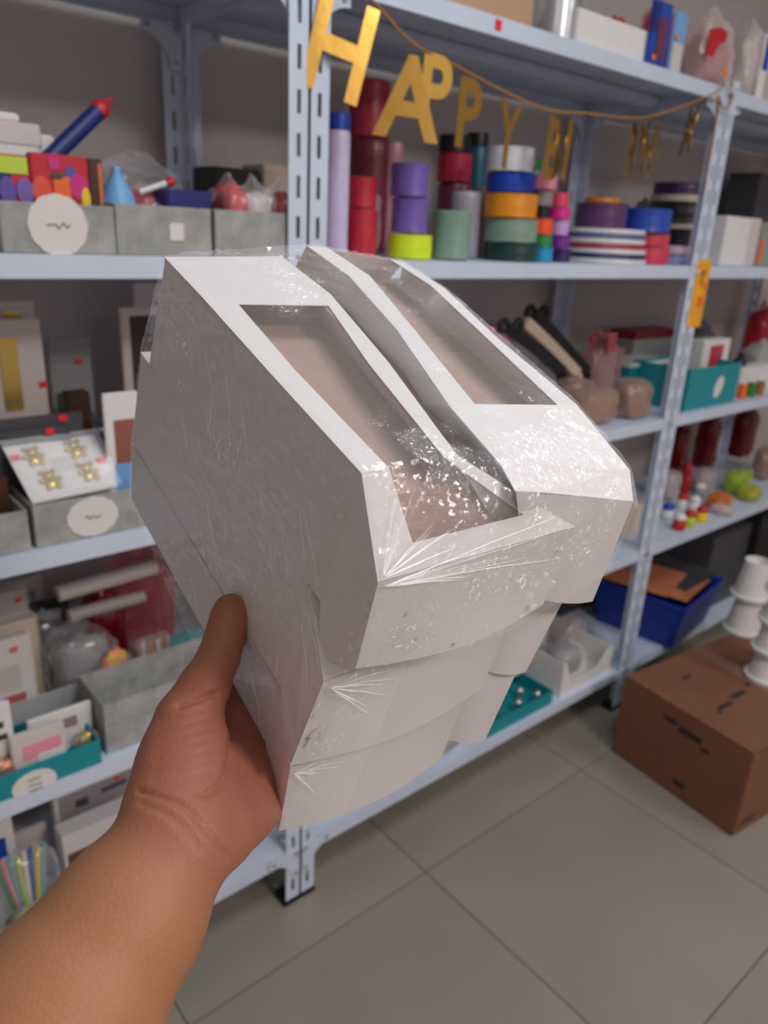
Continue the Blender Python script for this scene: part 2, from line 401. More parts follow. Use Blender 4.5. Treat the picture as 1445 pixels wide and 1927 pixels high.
def pack(name, label, c, w, h, d, m, tiltx=0, rz=0, prints=(), cat='pack', group=None, sticker=None, film=False, ovals=()):
    """flat carded pack standing on its bottom edge: backing card plus printed or raised blocks (u0,u1,v0,v1,material,raise)"""
    e = empty(name, c); c = Vector(c)
    def xf(mb): return mb.rot(c, 'X', tiltx).rot(c, 'Z', rz)
    body = xf(MB().box(c.x - w / 2, c.x + w / 2, c.y, c.y + d, c.z, c.z + h)).build('card', m, e, bevel=min(.002, d * .3))
    for u0, u1, v0, v1, pm, k in prints:
        xf(MB().box(c.x + (u0 - .5) * w, c.x + (u1 - .5) * w, c.y - k, c.y + .0002, c.z + v0 * h, c.z + v1 * h)).build('print', pm, e, bevel=min(.002, k * .4))
    for u0, v0, ru, rv, pm, k in ovals:
        cc = Vector((c.x + (u0 - .5) * w, c.y, c.z + v0 * h))
        xf(MB().prism([cc + Vector((ru * w * math.sin(t), 0, ru * w * rv * math.cos(t))) for t in [i * math.pi / 12 for i in range(24)]], (0, -k, 0))).build('print', pm, e)
    if sticker:
        xf(MB().box(c.x + (sticker[0] - .5) * w, c.x + (sticker[0] - .5) * w + .014, c.y - .0035, c.y - .0022, c.z + sticker[1] * h, c.z + sticker[1] * h + .010)).build('price_sticker', sticker[2] if len(sticker) > 2 else M_RED, e)
    if film:
        xf(MB().box(c.x - w * .53, c.x + w * .53, c.y - .010, c.y + d + .004, c.z + .0005, c.z + h * 1.03)).build('film_sleeve', M_CLEAR, e, bevel=.004)
    return tag(e, label, cat, group)

# ------------------------------------------------------------------ the wrapped stack of window boxes
SC = .727e-3                                             # pack millimetres -> metres
PU = RW @ np.array([0.82953373, -0.18473721, 0.52701609])
PV = RW @ np.array([-0.52346376, -0.58601534, 0.61852382])
PW = RW @ np.array([0.19457515, -0.7889602, -0.58282272])
PC = CAMP + ray(710, 1095) * .32
PB = PC + SC * (36.6 * PV + 52.2 * PW)
def PK(u, v, w): return Vector(PB + SC * (u * PU + v * PV + w * PW))
def uvw(p):
    d = (np.array(p) - PB) / SC; return d @ PU, d @ PV, d @ PW
HULL = []

def left_box(k, du, dv, dz, label, L=324, window=True):
    """box with a sloped window front; layers nest into one another"""
    Q = lambda u, v, w: PK(u, v + dv, w)
    # rows along the lid: back edge, window back, bend, window front, lower front edge
    rows = [dict(v=L, w=0, l=0, a=62, b=92, r=108), dict(v=236, w=2, l=-1, a=22, b=96, r=110), dict(v=120, w=0, l=0, a=19, b=78, r=95),
            dict(v=0, w=0, l=0, a=19, b=60, r=70), dict(v=-27, w=-38, l=0, a=28, b=118, r=137), dict(v=-37, w=-52, l=0, a=40, b=128, r=164)]
    if not window: 
        for r_ in rows: r_['r'] = 140 + (20 if k == 1 else 0)
    e = empty('window_box', Q(60 + du, 140, dz - 75))
    H = (97, 95, 68)[k]; HF = (75, 85, 87)[k]
    n = len(rows)
    top = MB(); vid = {}
    def P(r_, c, dw=0):
        vv = r_['v']
        if c in ('a', 'b') and r_['v'] == 236: vv = 224 if c == 'a' else 214
        return Q(r_[c] + du, vv, r_['w'] + dz + dw)
    cols = 'labr'
    for i in range(n - 1):
        for c in range(3):
            if window and c == 1 and i in (1, 2, 3): continue
            q = [P(rows[i], cols[c]), P(rows[i + 1], cols[c]), P(rows[i + 1], cols[c + 1]), P(rows[i], cols[c + 1])]
            nn = (q[1] - q[0]).cross(q[2] - q[0]).normalized()
            if nn.dot(Vector(PW)) < 0 and nn.dot(Vector(PV)) > 0: nn = -nn
            top.prism(q, tuple(-nn * .0006 if nn.dot(Vector(PW)) > -.2 else nn * .0006))
    top.build('lid', M_BOARD, e)
    if window:
        pane = MB()
        for i in (1, 2, 3):
            q = [P(rows[i], 'a', -1.2), P(rows[i + 1], 'a', -1.2), P(rows[i + 1], 'b', -1.2), P(rows[i], 'b', -1.2)]
            pane.add(q, [(0, 1, 2, 3)])
        pane.build('window_pane', M_PANE, e)
        fl = MB()
        lo = [(3, L - 4), (3, 2), (3, -30)]; hi = [(104, L - 4), (104, 2), (150, -30)]
        ww = [-24, -24, -70]
        q = [Q(x + du, v, w_ + dz) for (x, v), w_ in zip(lo, ww)] + [Q(x + du, v, w_ + dz) for (x, v), w_ in zip(hi, ww)]
        fl.add(q, [(0, 1, 4, 3), (1, 2, 5, 4)]); fl.build('inner_tray', M_LINER, e)
    # side walls: thin boards following the bent profile
    prof_t = [(L, 0), (0, 0), (-37, -52)]
    prof_b = [(-37, -52 - HF), (0, -H), (L, -H)]
    for name, us in (('left_wall', [0, 0, 0, (0, -12, 1)[k], (-11, -8, -1)[k], (-12, -8, -1)[k]]), ('right_wall', [108, 70, 164, 166, 150, 140] if window else [rows[0]['r']] * 6)):
        pts = [Q(us[i] + du + (0.4 if name == 'left_wall' else -.4), v, w_ + dz - .4) for i, (v, w_) in enumerate(prof_t + prof_b)]
        A, B_, C_, D_, E_, F_ = pts
        s_ = 1 if name == 'left_wall' else -1
        th = Vector(PU) * .0006 * s_
        wl = MB().prism([A, B_, E_, F_], tuple(th))
        wl.prism([B_, C_, D_, E_], tuple(th))
        if s_ == 1 and k < 2: wl.prism([C_, D_, Q(du + (-10, -7)[k], -10, -52 - HF + dz - (14, 6)[k])], tuple(th)).prism([E_, C_, Q(du + (-10, -7)[k], -10, -52 - HF + dz - (14, 6)[k])], tuple(th))
        wl.build(name, M_BOARD, e)
    # front panel, bowed by the wrap
    fr = MB(); nu, nw = 16, 6
    uR0, uR1 = 165, 166; uL1 = (0, -13, 2)[k]
    hb = -52 - HF
    bow = 11 if k < 2 else 11
    vs = []
    for j in range(nw + 1):
        t = j / nw
        for i in range(nu + 1):
            s_ = i / nu; uu = (uR0 * (1 - t) + uR1 * t) * s_ + uL1 * t * (1 - s_)
            vs.append(Q(uu + du, -37.3 - bow * math.sin(math.pi * s_) * t ** 1.5, -52 + (hb + 52) * t + dz))
    fs = [(j * (nu + 1) + i, (j + 1) * (nu + 1) + i, (j + 1) * (nu + 1) + i + 1, j * (nu + 1) + i + 1) for j in range(nw) for i in range(nu)]
    fr.add(vs, fs); o = fr.build('front_panel', M_BOARD, e, smooth=True)
    q = [Q(du, L, dz), Q(rows[0]['r'] + du, L, dz), Q(rows[0]['r'] + du, L, dz - H), Q(du, L, dz - H)]
    MB().prism(q, tuple(Vector(PV) * .0006)).build('back_panel', M_BOARD, e)
    q = [Q(du + 1, L, dz - H + .5), Q(rows[0]['r'] + du - 1, L, dz - H + .5), Q(du + (140 if not window else 150), 0, dz - H + .5), Q(du + 1, 0, dz - H + .5)]
    MB().prism(q, tuple(Vector(PW) * .0005)).build('base_panel', M_BOARD, e)
    for v, w_ in prof_t + prof_b: HULL.append((du, v + dv, w_ + dz))
    for r_ in rows: HULL.append((r_['r'] + du if k == 0 else r_['r'] + du - 20, r_['v'] + dv, r_['w'] + dz))
    HULL.append((uR1 + du, -37 + dv, hb + dz)); HULL.extend([(uR1 * s_ + du, -38 + dv - bow * math.sin(math.pi * s_), hb + dz) for s_ in (.2, .35, .5, .65, .8)])
    tag(e, label, 'box', 'white window boxes in the wrapped stack')
left_box(0, 0, 0, 0, 'topmost white window box of the left column, sloped window facing the viewer')
left_box(1, -12, 14, -97, 'white folded box in the middle of the left column, above the palm', L=332, window=False)
left_box(2, -20, 20, -195, 'white folded box at the bottom of the left column, resting on the palm', L=326, window=False)

def right_box(k, front, label, window):
    """reversed box: tall plain end towards the viewer. front = TL, TR, BR, BL on the near end (u, w)"""
    e = empty('window_box', PK(210 - 20 * k, 150, -80 * (k + 1)))
    (a, b), (c, d), (g, h), (i_, j_) = front
    vf = -25 if window else -10
    if window:
        rows = [(-25, (104, -17), (132, -24), (232, -53), (240, -55)), (-6, (104, -9), (134, -14), (236, -38), (249, -41)), (54, (112, -5), (134, -6), (207, -18), (246, -20)), (175, (141, -5), (158, -5), (238, -16), (256, -20)), (290, (160, -5), (184, -6), (258, -17), (276, -20)), (372, (160, -8), (184, -10), (262, -22), (282, -26))]
        rows[2] = (60, (110, -5), (133, -6), (222, -18), (244, -20))
        lid = MB()
        for r_ in range(5):
            for cc in range(3):
                if cc == 1 and r_ in (2, 3, 4): continue
                q = [PK(rows[r_][1 + cc][0], rows[r_][0], rows[r_][1 + cc][1]), PK(rows[r_][2 + cc][0], rows[r_][0], rows[r_][2 + cc][1]), PK(rows[r_ + 1][2 + cc][0], rows[r_ + 1][0], rows[r_ + 1][2 + cc][1]), PK(rows[r_ + 1][1 + cc][0], rows[r_ + 1][0], rows[r_ + 1][1 + cc][1])]
                lid.prism(q, tuple(-Vector(PW) * .0006))
        q = [PK(160, 372, -8), PK(282, 372, -26), PK(284, 398, -60), PK(158, 398, -56)]
        lid.prism(q, tuple(-Vector(PW) * .0006)); lid.build('lid', M_BOARD, e)
        pane = MB()
        for r_ in (2, 3, 4):
            pane.add([PK(rows[r_][2][0], rows[r_][0], rows[r_][2][1] - 1.2), PK(rows[r_][3][0], rows[r_][0], rows[r_][3][1] - 1.2), PK(rows[r_ + 1][3][0], rows[r_ + 1][0], rows[r_ + 1][3][1] - 1.2), PK(rows[r_ + 1][2][0], rows[r_ + 1][0], rows[r_ + 1][2][1] - 1.2)], [(0, 1, 2, 3)])
        pane.build('window_pane', M_PANE, e)
        MB().add([PK(120, 20, -40), PK(243, 20, -50), PK(275, 372, -50), PK(165, 372, -40)], [(0, 1, 2, 3)]).build('inner_tray', M_LINER, e)
        lw = MB(); rw = MB()
        for r_ in range(5):
            A, Bq = rows[r_], rows[r_ + 1]
            dn = lambda x: max(x, 150)
            lw.prism([PK(A[1][0], A[0], A[1][1]), PK(Bq[1][0], Bq[0], Bq[1][1]), PK(dn(Bq[1][0]) + 14, Bq[0], -76), PK(dn(A[1][0]) + 14, A[0], -76)], tuple(Vector(PU) * .0006))
            rw.prism([PK(A[4][0], A[0], A[4][1]), PK(Bq[4][0], Bq[0], Bq[4][1]), PK(Bq[4][0] + 4, Bq[0], -140), PK(A[4][0] + 4, A[0], -140)], tuple(-Vector(PU) * .0006))
        lw.build('left_wall', M_BOARD, e); rw.build('right_wall', M_BOARD, e)
        for r_ in rows: HULL.append((r_[4][0], r_[0], r_[4][1])); HULL.append((r_[1][0], r_[0], r_[1][1]))
        HULL.extend([(284, 398, -60), (158, 398, -56)])
        HULL.extend([(240, -27, -55), (251, -27, -164)])
    else:
        L = 330
        P8 = [PK(i_, vf, j_), PK(g, vf, h), PK(g + 10, L, h + 20), PK(i_, L, j_), PK(a, vf, b), PK(c, vf, d), PK(c + 14, L, d + 6), PK(a + 10, L, b)]
        MB().hexa(P8).build('body', M_BOARD, e)
        HULL.extend([(g, vf, h), (g + 10, L, h + 20)])
    fr = MB(); nu, nw = 10, 4; vs = []
    for y in range(nw + 1):
        t = y / nw
        for x in range(nu + 1):
            s_ = x / nu
            uu = (a + (c - a) * s_) * (1 - t) + (i_ + (g - i_) * s_) * t; ww = (b + (d - b) * s_) * (1 - t) + (j_ + (h - j_) * s_) * t
            vs.append(PK(uu, vf - .6 - 5 * math.sin(math.pi * s_) * t, ww))
    fr.add(vs, [(y * (nu + 1) + x, (y + 1) * (nu + 1) + x, (y + 1) * (nu + 1) + x + 1, y * (nu + 1) + x + 1) for y in range(nw) for x in range(nu)])
    o = fr.build('front_panel', M_BOARD, e, smooth=True)
    tag(e, label, 'box', 'white window boxes in the wrapped stack')
right_box(0, ((104, -17), (240, -55), (251, -164), (160, -128)), 'topmost white window box of the right column, tall plain end towards the viewer', True)
right_box(1, ((170, -145), (233, -172), (226, -258), (165, -230)), 'white folded box in the middle of the right column', False)
right_box(2, ((155, -225), (212, -252), (210, -352), (150, -316)), 'white folded box at the bottom of the right column', False)

# stretch film: hull of the stack, subdivided and crumpled
def film():
    bm = bmesh.new()
    for u, v, w in HULL: bm.verts.new(PK(u, v, w))
    bm.verts.ensure_lookup_table()
    r = bmesh.ops.convex_hull(bm, input=bm.verts[:])
    bmesh.ops.delete(bm, geom=[v for v in bm.verts if not v.link_faces], context='VERTS')
    for it in range(9):
        long_e = [e for e in bm.edges if e.calc_length() > .0042]
        if not long_e: break
        bmesh.ops.subdivide_edges(bm, edges=long_e, cuts=1, use_grid_fill=False)
        bmesh.ops.triangulate(bm, faces=[f for f in bm.faces if len(f.verts) > 3])
    bmesh.ops.recalc_face_normals(bm, faces=bm.faces[:])
    bm.normal_update()
    kill = []
    for f in bm.faces:
        u, v, w = uvw(f.calc_center_median()); n = f.normal
        if n.dot(Vector(PW)) < -.75: kill.append(f); continue
        if v < 4 and u > 34 and w < -128: kill.append(f); continue
        if n.dot(Vector(PU)) > .5 and w < -60 and v < 40: kill.append(f)
    bmesh.ops.delete(bm, geom=kill, context='FACES')
    for it in range(2):
        bmesh.ops.smooth_vert(bm, verts=[v for v in bm.verts if not v.is_boundary], factor=.3, use_axis_x=True, use_axis_y=True, use_axis_z=True)
    bm.normal_update()
    for v in bm.verts:
        u, vv, w = uvw(v.co)
        p = Vector((u, vv, w))
        q = Vector((u * .02, vv * .008, w * .02))
        k = max(0, noise.noise(p * .012 + Vector((3, 1, 7))) + .15)
        d = .0011 + .0016 * k * (1 - abs(noise.noise(q * 3))) ** 3 + .0012 * k * noise.noise(p * .09) + .0006 * noise.noise(p * .2)
        rc = math.sqrt(u * u + (vv + 37) ** 2 + (w + 52) ** 2)
        if rc < 150: d += .0007 * math.exp(-rc / 70) * min(1, rc / 12) * math.sin(math.atan2(w + 52 + (vv + 37) * .8, u + 1e-6) * 46 + 2 * noise.noise(p * .02))
        for cu, cw in ((-12, -149), (-20, -247)):
            r2 = math.hypot(u - cu, w - cw)
            if r2 < 90 and vv < -10: d += .0006 * math.exp(-r2 / 40) * min(1, r2 / 10) * math.sin(math.atan2(w - cw, u - cu + 1e-6) * 34)
        if u < 6 and vv > -30: d += .0011 * max(0, noise.noise(Vector((vv * .012 + w * .012, (vv - w) * .0022, 4)) * 2.2)) ** 2 * 6 * .5 + .0005 * abs(noise.noise(Vector(((vv + w) * .05, (vv - w) * .006, 9))))
        v.co += v.normal * max(d + .0004, .0007)
    HOT = [(100, 270, 0, 45), (70, 225, 0, 35), (130, 330, 0, 60), (60, 10, 0, 40), (70, -22, -30, 45), (110, -30, -42, 50), (150, 5, -10, 50), (170, -15, -20, 55), (250, 90, -20, 35), (255, 180, -20, 30), (262, 260, -20, 35),
           (240, 20, -20, 35), (150, -36, -60, 32), (90, -40, -72, 24), (120, -42, -85, 20), (190, 230, -5, 40), (215, 330, -10, 50), (140, 120, -5, 22), (-5, 250, -60, 25), (-10, 150, -75, 22), (8, -35, -128, 24), (-5, -28, -215, 20), (190, 25, -12, 45), (215, -10, -35, 40), (120, 330, 0, 40), (60, 345, 0, 30), (200, -30, -75, 30), (30, -37, -100, 22)]
    crump = []
    for v in bm.verts:
        p = Vector(uvw(v.co)); k = 0
        for a, b, c, r_ in HOT: k = max(k, math.exp(-((p.x - a) ** 2 + (p.y - b) ** 2 + (p.z - c) ** 2) / (r_ * r_)))
        k *= max(.12, min(1.15, .62 + 2.0 * noise.noise(p * .045))); crump.append(min(1, k))
    me = bpy.data.meshes.new('stretch_film'); bm.to_mesh(me); bm.free()
    atr = me.attributes.new('crumple', 'FLOAT', 'POINT'); atr.data.foreach_set('value', crump)
    o = link('stretch_film', me, clear_mat('stretch_film', (232, 232, 236), haze=.06, gloss=.13, rough=.07, bump=1.0, bscale=360, mask='crumple', bdist=.0018), None, smooth=True)
    rnd = random.Random(5); st = MB(); M_CR = clear_mat('film_crease', (240, 240, 244), haze=.2, gloss=.4, rough=.08, bump=0)
    def strand(c, d1, d2, L_, nrm, r_=.00022):
        c = Vector(c); pts = []
        for q_ in range(9):
            t = q_ / 8; pts.append(PK(*(c + (Vector(d1) * math.cos(.0) + Vector(d2) * (t * .12)) * L_ * (.06 + t) + Vector(nrm) * (2.9 + .5 * math.sin(9 * t)))))
        st.tube(pts, [r_ * (.4 + math.sin(math.pi * min(1, .1 + q_ / 9))) for q_ in range(9)], 5)
    for q_ in range(13):
        a = rnd.uniform(-.20, .16); strand((1, -37, -54), (math.cos(a), 0, math.sin(a)), (0, 0, rnd.uniform(-.3, .3)), rnd.uniform(30, 150), (0, -1, .15), rnd.uniform(.0001, .00026))
    for q_ in range(12):
        a = rnd.uniform(.1, 1.3); strand((2, -36, -50), (math.cos(a), 37 / 64 * math.sin(a), 52 / 64 * math.sin(a)), (0, 0, 0), rnd.uniform(25, 60), (0, -.8, .6))
    for q_ in range(9):
        a = rnd.uniform(-.9, .12); strand((-10, -25, -151), (math.cos(a), 0, math.sin(a)), (0, 0, 0), rnd.uniform(20, 60), (0, -1, .1))
    for q_ in range(8):
        a = rnd.uniform(-1.1, .1); strand((-19, -18, -250), (math.cos(a), 0, math.sin(a)), (0, 0, 0), rnd.uniform(15, 50), (0, -1, .1))
    for q_ in range(26):
        v0 = rnd.uniform(0, 250); w0 = rnd.uniform(-220, -20); a = rnd.uniform(.6, 1.2); sx_ = -1 if rnd.random() < .8 else 1
        strand((-3 + w0 * .085, v0, w0), (0, .5 * sx_ * math.cos(a) - .25, -math.sin(a)), (0, .3, 0), rnd.uniform(20, 60), (-1, 0, 0), .00016)
    cr = st.build('film_creases', M_CR, o, smooth=True); cr['kind'] = 'stuff'
    tag(o, 'clear crinkled stretch film wrapped around the stack of white boxes', 'plastic film')
film()

# ------------------------------------------------------------------ the arm and hand
def surface_nets(val, org, h):
    ins = val < 0; nx, ny, nz = val.shape
    acc = np.zeros((nx - 1, ny - 1, nz - 1, 3)); cnt = np.zeros((nx - 1, ny - 1, nz - 1))
    cr = [(x, y, z) for x in (0, 1) for y in (0, 1) for z in (0, 1)]
    sl = lambda c: tuple(slice(c[i], val.shape[i] - 1 + c[i]) for i in range(3))
    for i, a in enumerate(cr):
        for b in cr[i + 1:]:
            if sum(abs(a[k] - b[k]) for k in range(3)) != 1: continue
            va, vb = val[sl(a)], val[sl(b)]; m = (va < 0) != (vb < 0)
            t = np.where(m, va / np.where(m, va - vb, 1), 0)
            for k in range(3): acc[..., k] += np.where(m, a[k] + (b[k] - a[k]) * t, 0)
            cnt += m
    act = cnt > 0; idx = -np.ones(act.shape, int); idx[act] = np.arange(act.sum())
    g = np.argwhere(act); V = org + h * (g + acc[act] / cnt[act][:, None])
    faces = []
    for ax in range(3):
        o1, o2 = [k for k in range(3) if k != ax]
        s0 = [slice(1, -1)] * 3; s0[ax] = slice(0, -1); s1 = [slice(1, -1)] * 3; s1[ax] = slice(1, None)
        A, B_ = ins[tuple(s0)], ins[tuple(s1)]
        for sgn, mk in ((1, A & ~B_), (0, ~A & B_)):
            e = np.argwhere(mk)
            if not len(e): continue
            e[:, o1] += 1; e[:, o2] += 1
            q = []
            for d1, d2 in ((-1, -1), (0, -1), (0, 0), (-1, 0)):
                c = e.copy(); c[:, o1] += d1; c[:, o2] += d2; q.append(idx[c[:, 0], c[:, 1], c[:, 2]])
            q = np.stack(q, 1)
            flip = (ax == 1) ^ (sgn == 0)
            faces.append(q[:, ::-1] if flip else q)
    return V, np.concatenate(faces)
def hand():
    mm = 1e-3
    J = lambda x, y, d, r: (np.array(FW(x, y, d)), r * mm)
    K = lambda u, v, w, r: (np.array(PK(u, v, w)), r * mm)
    chains = [
        [J(-170, 2300, .285, 46), J(120, 1905, .335, 42), J(240, 1728, .357, 35), J(328, 1588, .374, 28)],
        [J(328, 1588, .378, 26), J(338, 1500, .388, 24.5), J(350, 1420, .397, 22), J(356, 1355, .404, 17)],
        [J(356, 1350, .404, 17), J(384, 1293, .410, 13.5), J(411, 1238, .416, 11.2), J(424, 1195, .419, 10.6), J(432, 1160, .421, 10.0), J(435, 1146, .422, 9.0)],
        [J(340, 1580, .378, 25), J(412, 1556, .392, 18.5), J(454, 1533, .411, 15.5), J(487, 1522, .430, 13.5)],
        [J(345, 1540, .385, 24), J(390, 1470, .408, 20), J(425, 1430, .435, 16)],
    ]
    mcp = [K(0, 118, -292, 11), K(6, 86, -294, 11.5), K(8, 56, -296, 11), K(6, 30, -304, 10)]
    root = J(372, 1525, .395, 20)
    for i, m_ in enumerate(mcp):
        chains.append([root, m_])
        L = (1.0, 1.08, 1.0, .8)[i]; u, v, w = uvw(m_[0])
        chains.append([m_, K(u + 62 * L, v - 2, w + 6, 9), K(u + 98 * L, v - 4, w + 12, 8), K(u + 124 * L, v - 5, w + 15, 7)])
    pts = np.array([p for c in chains for p, r in c])
    lo = pts.min(0) - .05; hi = pts.max(0) + .05; h = .0019
    # only what lies within reach of the frame
    lo = np.maximum(lo, pts[1] - .12) if False else lo
    dims = np.ceil((hi - lo) / h).astype(int)
    gx, gy, gz = [lo[k] + h * np.arange(dims[k]) for k in range(3)]
    val = np.full(dims, 1.0, dtype=np.float32)
    def smin(a, b, k):
        t = np.clip(.5 + .5 * (b - a) / k, 0, 1); return b * (1 - t) + a * t - k * t * (1 - t)
    def seg_field(P, a, ra, b, rb):
        ab = b - a; t = np.clip(((P - a) @ ab) / (ab @ ab), 0, 1)
        return np.linalg.norm(P - a - t[..., None] * ab, axis=-1) - (ra + (rb - ra) * t)
    for ci, c in enumerate(chains):
        for (a, ra), (b, rb) in zip(c[:-1], c[1:]):
            mn = np.minimum(a, b) - max(ra, rb) - .02; mx = np.maximum(a, b) + max(ra, rb) + .02
            i0 = np.clip(((mn - lo) / h).astype(int), 0, dims); i1 = np.clip(((mx - lo) / h).astype(int) + 1, 0, dims)
            s = tuple(slice(i0[k], i1[k]) for k in range(3))
            P = np.stack(np.meshgrid(gx[s[0]], gy[s[1]], gz[s[2]], indexing='ij'), -1)
            d = seg_field(P, a, ra, b, rb).astype(np.float32)
            finger = ci >= 5 and (ci % 2 == 0)
            val[s] = smin(val[s], d, .004 if (finger or ci == 2) else .010)
    V, Fc = surface_nets(val, lo, h)
    # relax the voxel steps
    n = len(V); e = np.concatenate([Fc[:, [0, 1]], Fc[:, [1, 2]], Fc[:, [2, 3]], Fc[:, [3, 0]]])
    deg = np.bincount(e.ravel(), minlength=n).astype(float)[:, None]
    for it in range(4):
        acc = np.zeros_like(V)
        for k in range(3):
            acc[:, k] = np.bincount(e[:, 0], V[e[:, 1], k], n) + np.bincount(e[:, 1], V[e[:, 0], k], n)
        V = V * .5 + .5 * acc / deg
    # creases: wrist, thumb root, thenar line, fine palm folds
    cam_d_ = (V - CAMP) @ RW; px = CX + F * cam_d_[:, 0] / cam_d_[:, 2]; py = CY + F * cam_d_[:, 1] / cam_d_[:, 2]
    ctr = V.mean(0)
    fa = V[Fc]; fn = np.cross(fa[:, 1] - fa[:, 0], fa[:, 2] - fa[:, 0]); N = np.zeros_like(V)
    for k in range(4):
        for a in range(3): N[:, a] += np.bincount(Fc[:, k], fn[:, a], n)
    N /= np.linalg.norm(N, axis=1)[:, None] + 1e-12
    if np.mean(np.sum(N * (V - ctr), 1)) < 0: N = -N; Fc = Fc[:, ::-1]
    front = np.sum(N * (CAMP - V), 1) > 0
    disp = np.zeros(n)
    def crease(path, w, dep):
        P = cat_rom([(x, y, 0) for x, y in path], 10); best = np.full(n, 1e9)
        for a, b in zip(P[:-1], P[1:]):
            ax, ay, bx, by = a.x, a.y, b.x, b.y; l2 = (bx - ax) ** 2 + (by - ay) ** 2 + 1e-9
            t = np.clip(((px - ax) * (bx - ax) + (py - ay) * (by - ay)) / l2, 0, 1)
            best = np.minimum(best, np.hypot(px - ax - t * (bx - ax), py - ay - t * (by - ay)))
        disp[:] -= np.where(front, dep * mm * np.exp(-(best / w) ** 2), 0)
    crease([(408, 1306), (375, 1316), (335, 1328)], 5, 2.4)
    crease([(262, 1490), (320, 1506), (365, 1534), (400, 1575), (428, 1612)], 5, 2.0)
    crease([(265, 1512), (310, 1530), (350, 1562), (375, 1600)], 6, 1.2)
    crease([(436, 1385), (432, 1440), (412, 1478), (388, 1494)], 6, 2.0)
    crease([(275, 1490), (330, 1485), (390, 1494)], 5, .7)
    for i in range(7):
        y = 1345 + i * 20; crease([(300 - i * 2, y + 8), (350, y - 2), (402, y - 16)], 5, .7)
    crease([(402, 1232), (420, 1226), (440, 1228)], 5, .6)
    V = V + N * disp[:, None]
    me = bpy.data.meshes.new('person'); me.from_pydata(V.tolist(), [], Fc.tolist()); me.update()
    return me
def skin_mat():
    m = mat('skin', (150, 98, 74), .5, sss=.12, bump=.14, bscale=520, spec=.35)
    nt = m.node_tree; b = nt.nodes['Principled BSDF']; tc = nt.nodes.new('ShaderNodeTexCoord')
    n = nt.nodes.new('ShaderNodeTexNoise'); n.inputs['Scale'].default_value = 16; n.inputs['Detail'].default_value = 5; n.inputs['Roughness'].default_value = .6
    nt.links.new(tc.outputs['Object'], n.inputs['Vector'])
    g = nt.nodes.new('ShaderNodeTexGradient'); mp = nt.nodes.new('ShaderNodeVectorMath'); mp.operation = 'DISTANCE'
    geo = nt.nodes.new('ShaderNodeNewGeometry'); mp.inputs[1].default_value = tuple(FW(430, 1400, .42))
    nt.links.new(geo.outputs['Position'], mp.inputs[0])
    mr = nt.nodes.new('ShaderNodeMapRange'); mr.inputs[1].default_value = .04; mr.inputs[2].default_value = .105; nt.links.new(mp.outputs['Value'], mr.inputs[0])
    ad = nt.nodes.new('ShaderNodeMath'); ad.operation = 'MULTIPLY_ADD'; ad.inputs[1].default_value = .5; nt.links.new(n.outputs['Fac'], ad.inputs[0])
    sb = nt.nodes.new('ShaderNodeMath'); sb.operation = 'SUBTRACT'; sb.inputs[1].default_value = .25; nt.links.new(mr.outputs[0], sb.inputs[0])
    nt.links.new(sb.outputs[0], ad.inputs[2])
    r = nt.nodes.new('ShaderNodeValToRGB')
    f = lambda c: tuple((v / 255) ** 2.2 for v in c) + (1,)
    r.color_ramp.elements[0].color = f((166, 104, 86)); r.color_ramp.elements[1].color = f((166, 114, 82))
    nt.links.new(ad.outputs[0], r.inputs['Fac']); nt.links.new(r.outputs['Color'], b.inputs['Base Color'])
    return m
tag(link('person', hand(), skin_mat(), None, smooth=True), 'bare forearm and left hand gripping the wrapped white boxes from below', 'person')

# ------------------------------------------------------------------ left unit, shelf at eye height (grey felt bins)
def colr(name, c, rough=.45, **k): return mat('c_' + name, c, rough, **k)
C_RED = colr('red', (196, 30, 40)); C_ORG = colr('orange', (240, 110, 30)); C_YEL = colr('yellow', (240, 205, 30)); C_PUR = colr('purple', (96, 80, 160))
C_MAG = colr('magenta', (205, 40, 130)); C_NAVY = colr('navy', (24, 40, 110)); C_BLUE = colr('blue', (22, 70, 170)); C_SKY = colr('sky', (120, 175, 225))
C_BRN = colr('brown', (70, 38, 26)); C_PINK = colr('pink', (232, 150, 165)); C_GRN = colr('green', (40, 130, 60)); C_LIME = colr('lime', (190, 215, 60))
C_CRM = colr('cream', (222, 200, 176)); C_GREY = colr('grey', (150, 150, 150)); C_DGREY = colr('dark_grey', (70, 70, 74)); C_PALE = colr('pale', (214, 202, 198))
C_WINE = colr('wine', (120, 26, 42)); C_CYAN = colr('cyan', (110, 180, 190)); C_TAN = colr('tan', (190, 150, 116)); C_GOLDP = mat('gold_plastic', (206, 178, 96), .28, .7)
C_COPPER = mat('copper_plastic', (196, 120, 80), .35, .6)
M_REDBAG = clear_mat('red_bag', (200, 60, 70), haze=.45, gloss=.4, rough=.2, bump=.6, bscale=26)
M_MILK = clear_mat('milky_bag', (225, 215, 212), haze=.62, gloss=.3, rough=.2, bump=.6, bscale=24)
M_BROWNBAG = clear_mat('brown_bag', (186, 160, 146), haze=.6, gloss=.35, rough=.2, bump=.6, bscale=24)
M_PINKBAG = clear_mat('pink_bag', (216, 160, 160), haze=.5, gloss=.35, rough=.2, bump=.6, bscale=24)
Z = ZT[3] + .0005
def bin_px(label, x0, x1, yt, y0, dep, z, m, ref=None, name='storage_bin', low=0):
    a, b, zt = rect(x0, x1, yt, y0, ref or yt + 50)
    return open_bin(name, label, a, b, y0, y0 + dep, z, zt, m, 'storage bins on the left unit', low=low), a, b, zt
e, a, b, zt = bin_px('grey felt bin with a round white tag, under the candle packs', 2, 217, 383, 1.20, .32, Z, M_FELT, 440)
c = onY(110, 432, 1.20); scallop_tag(e, (c.x, 1.1998, c.z + .006), .041, 3)
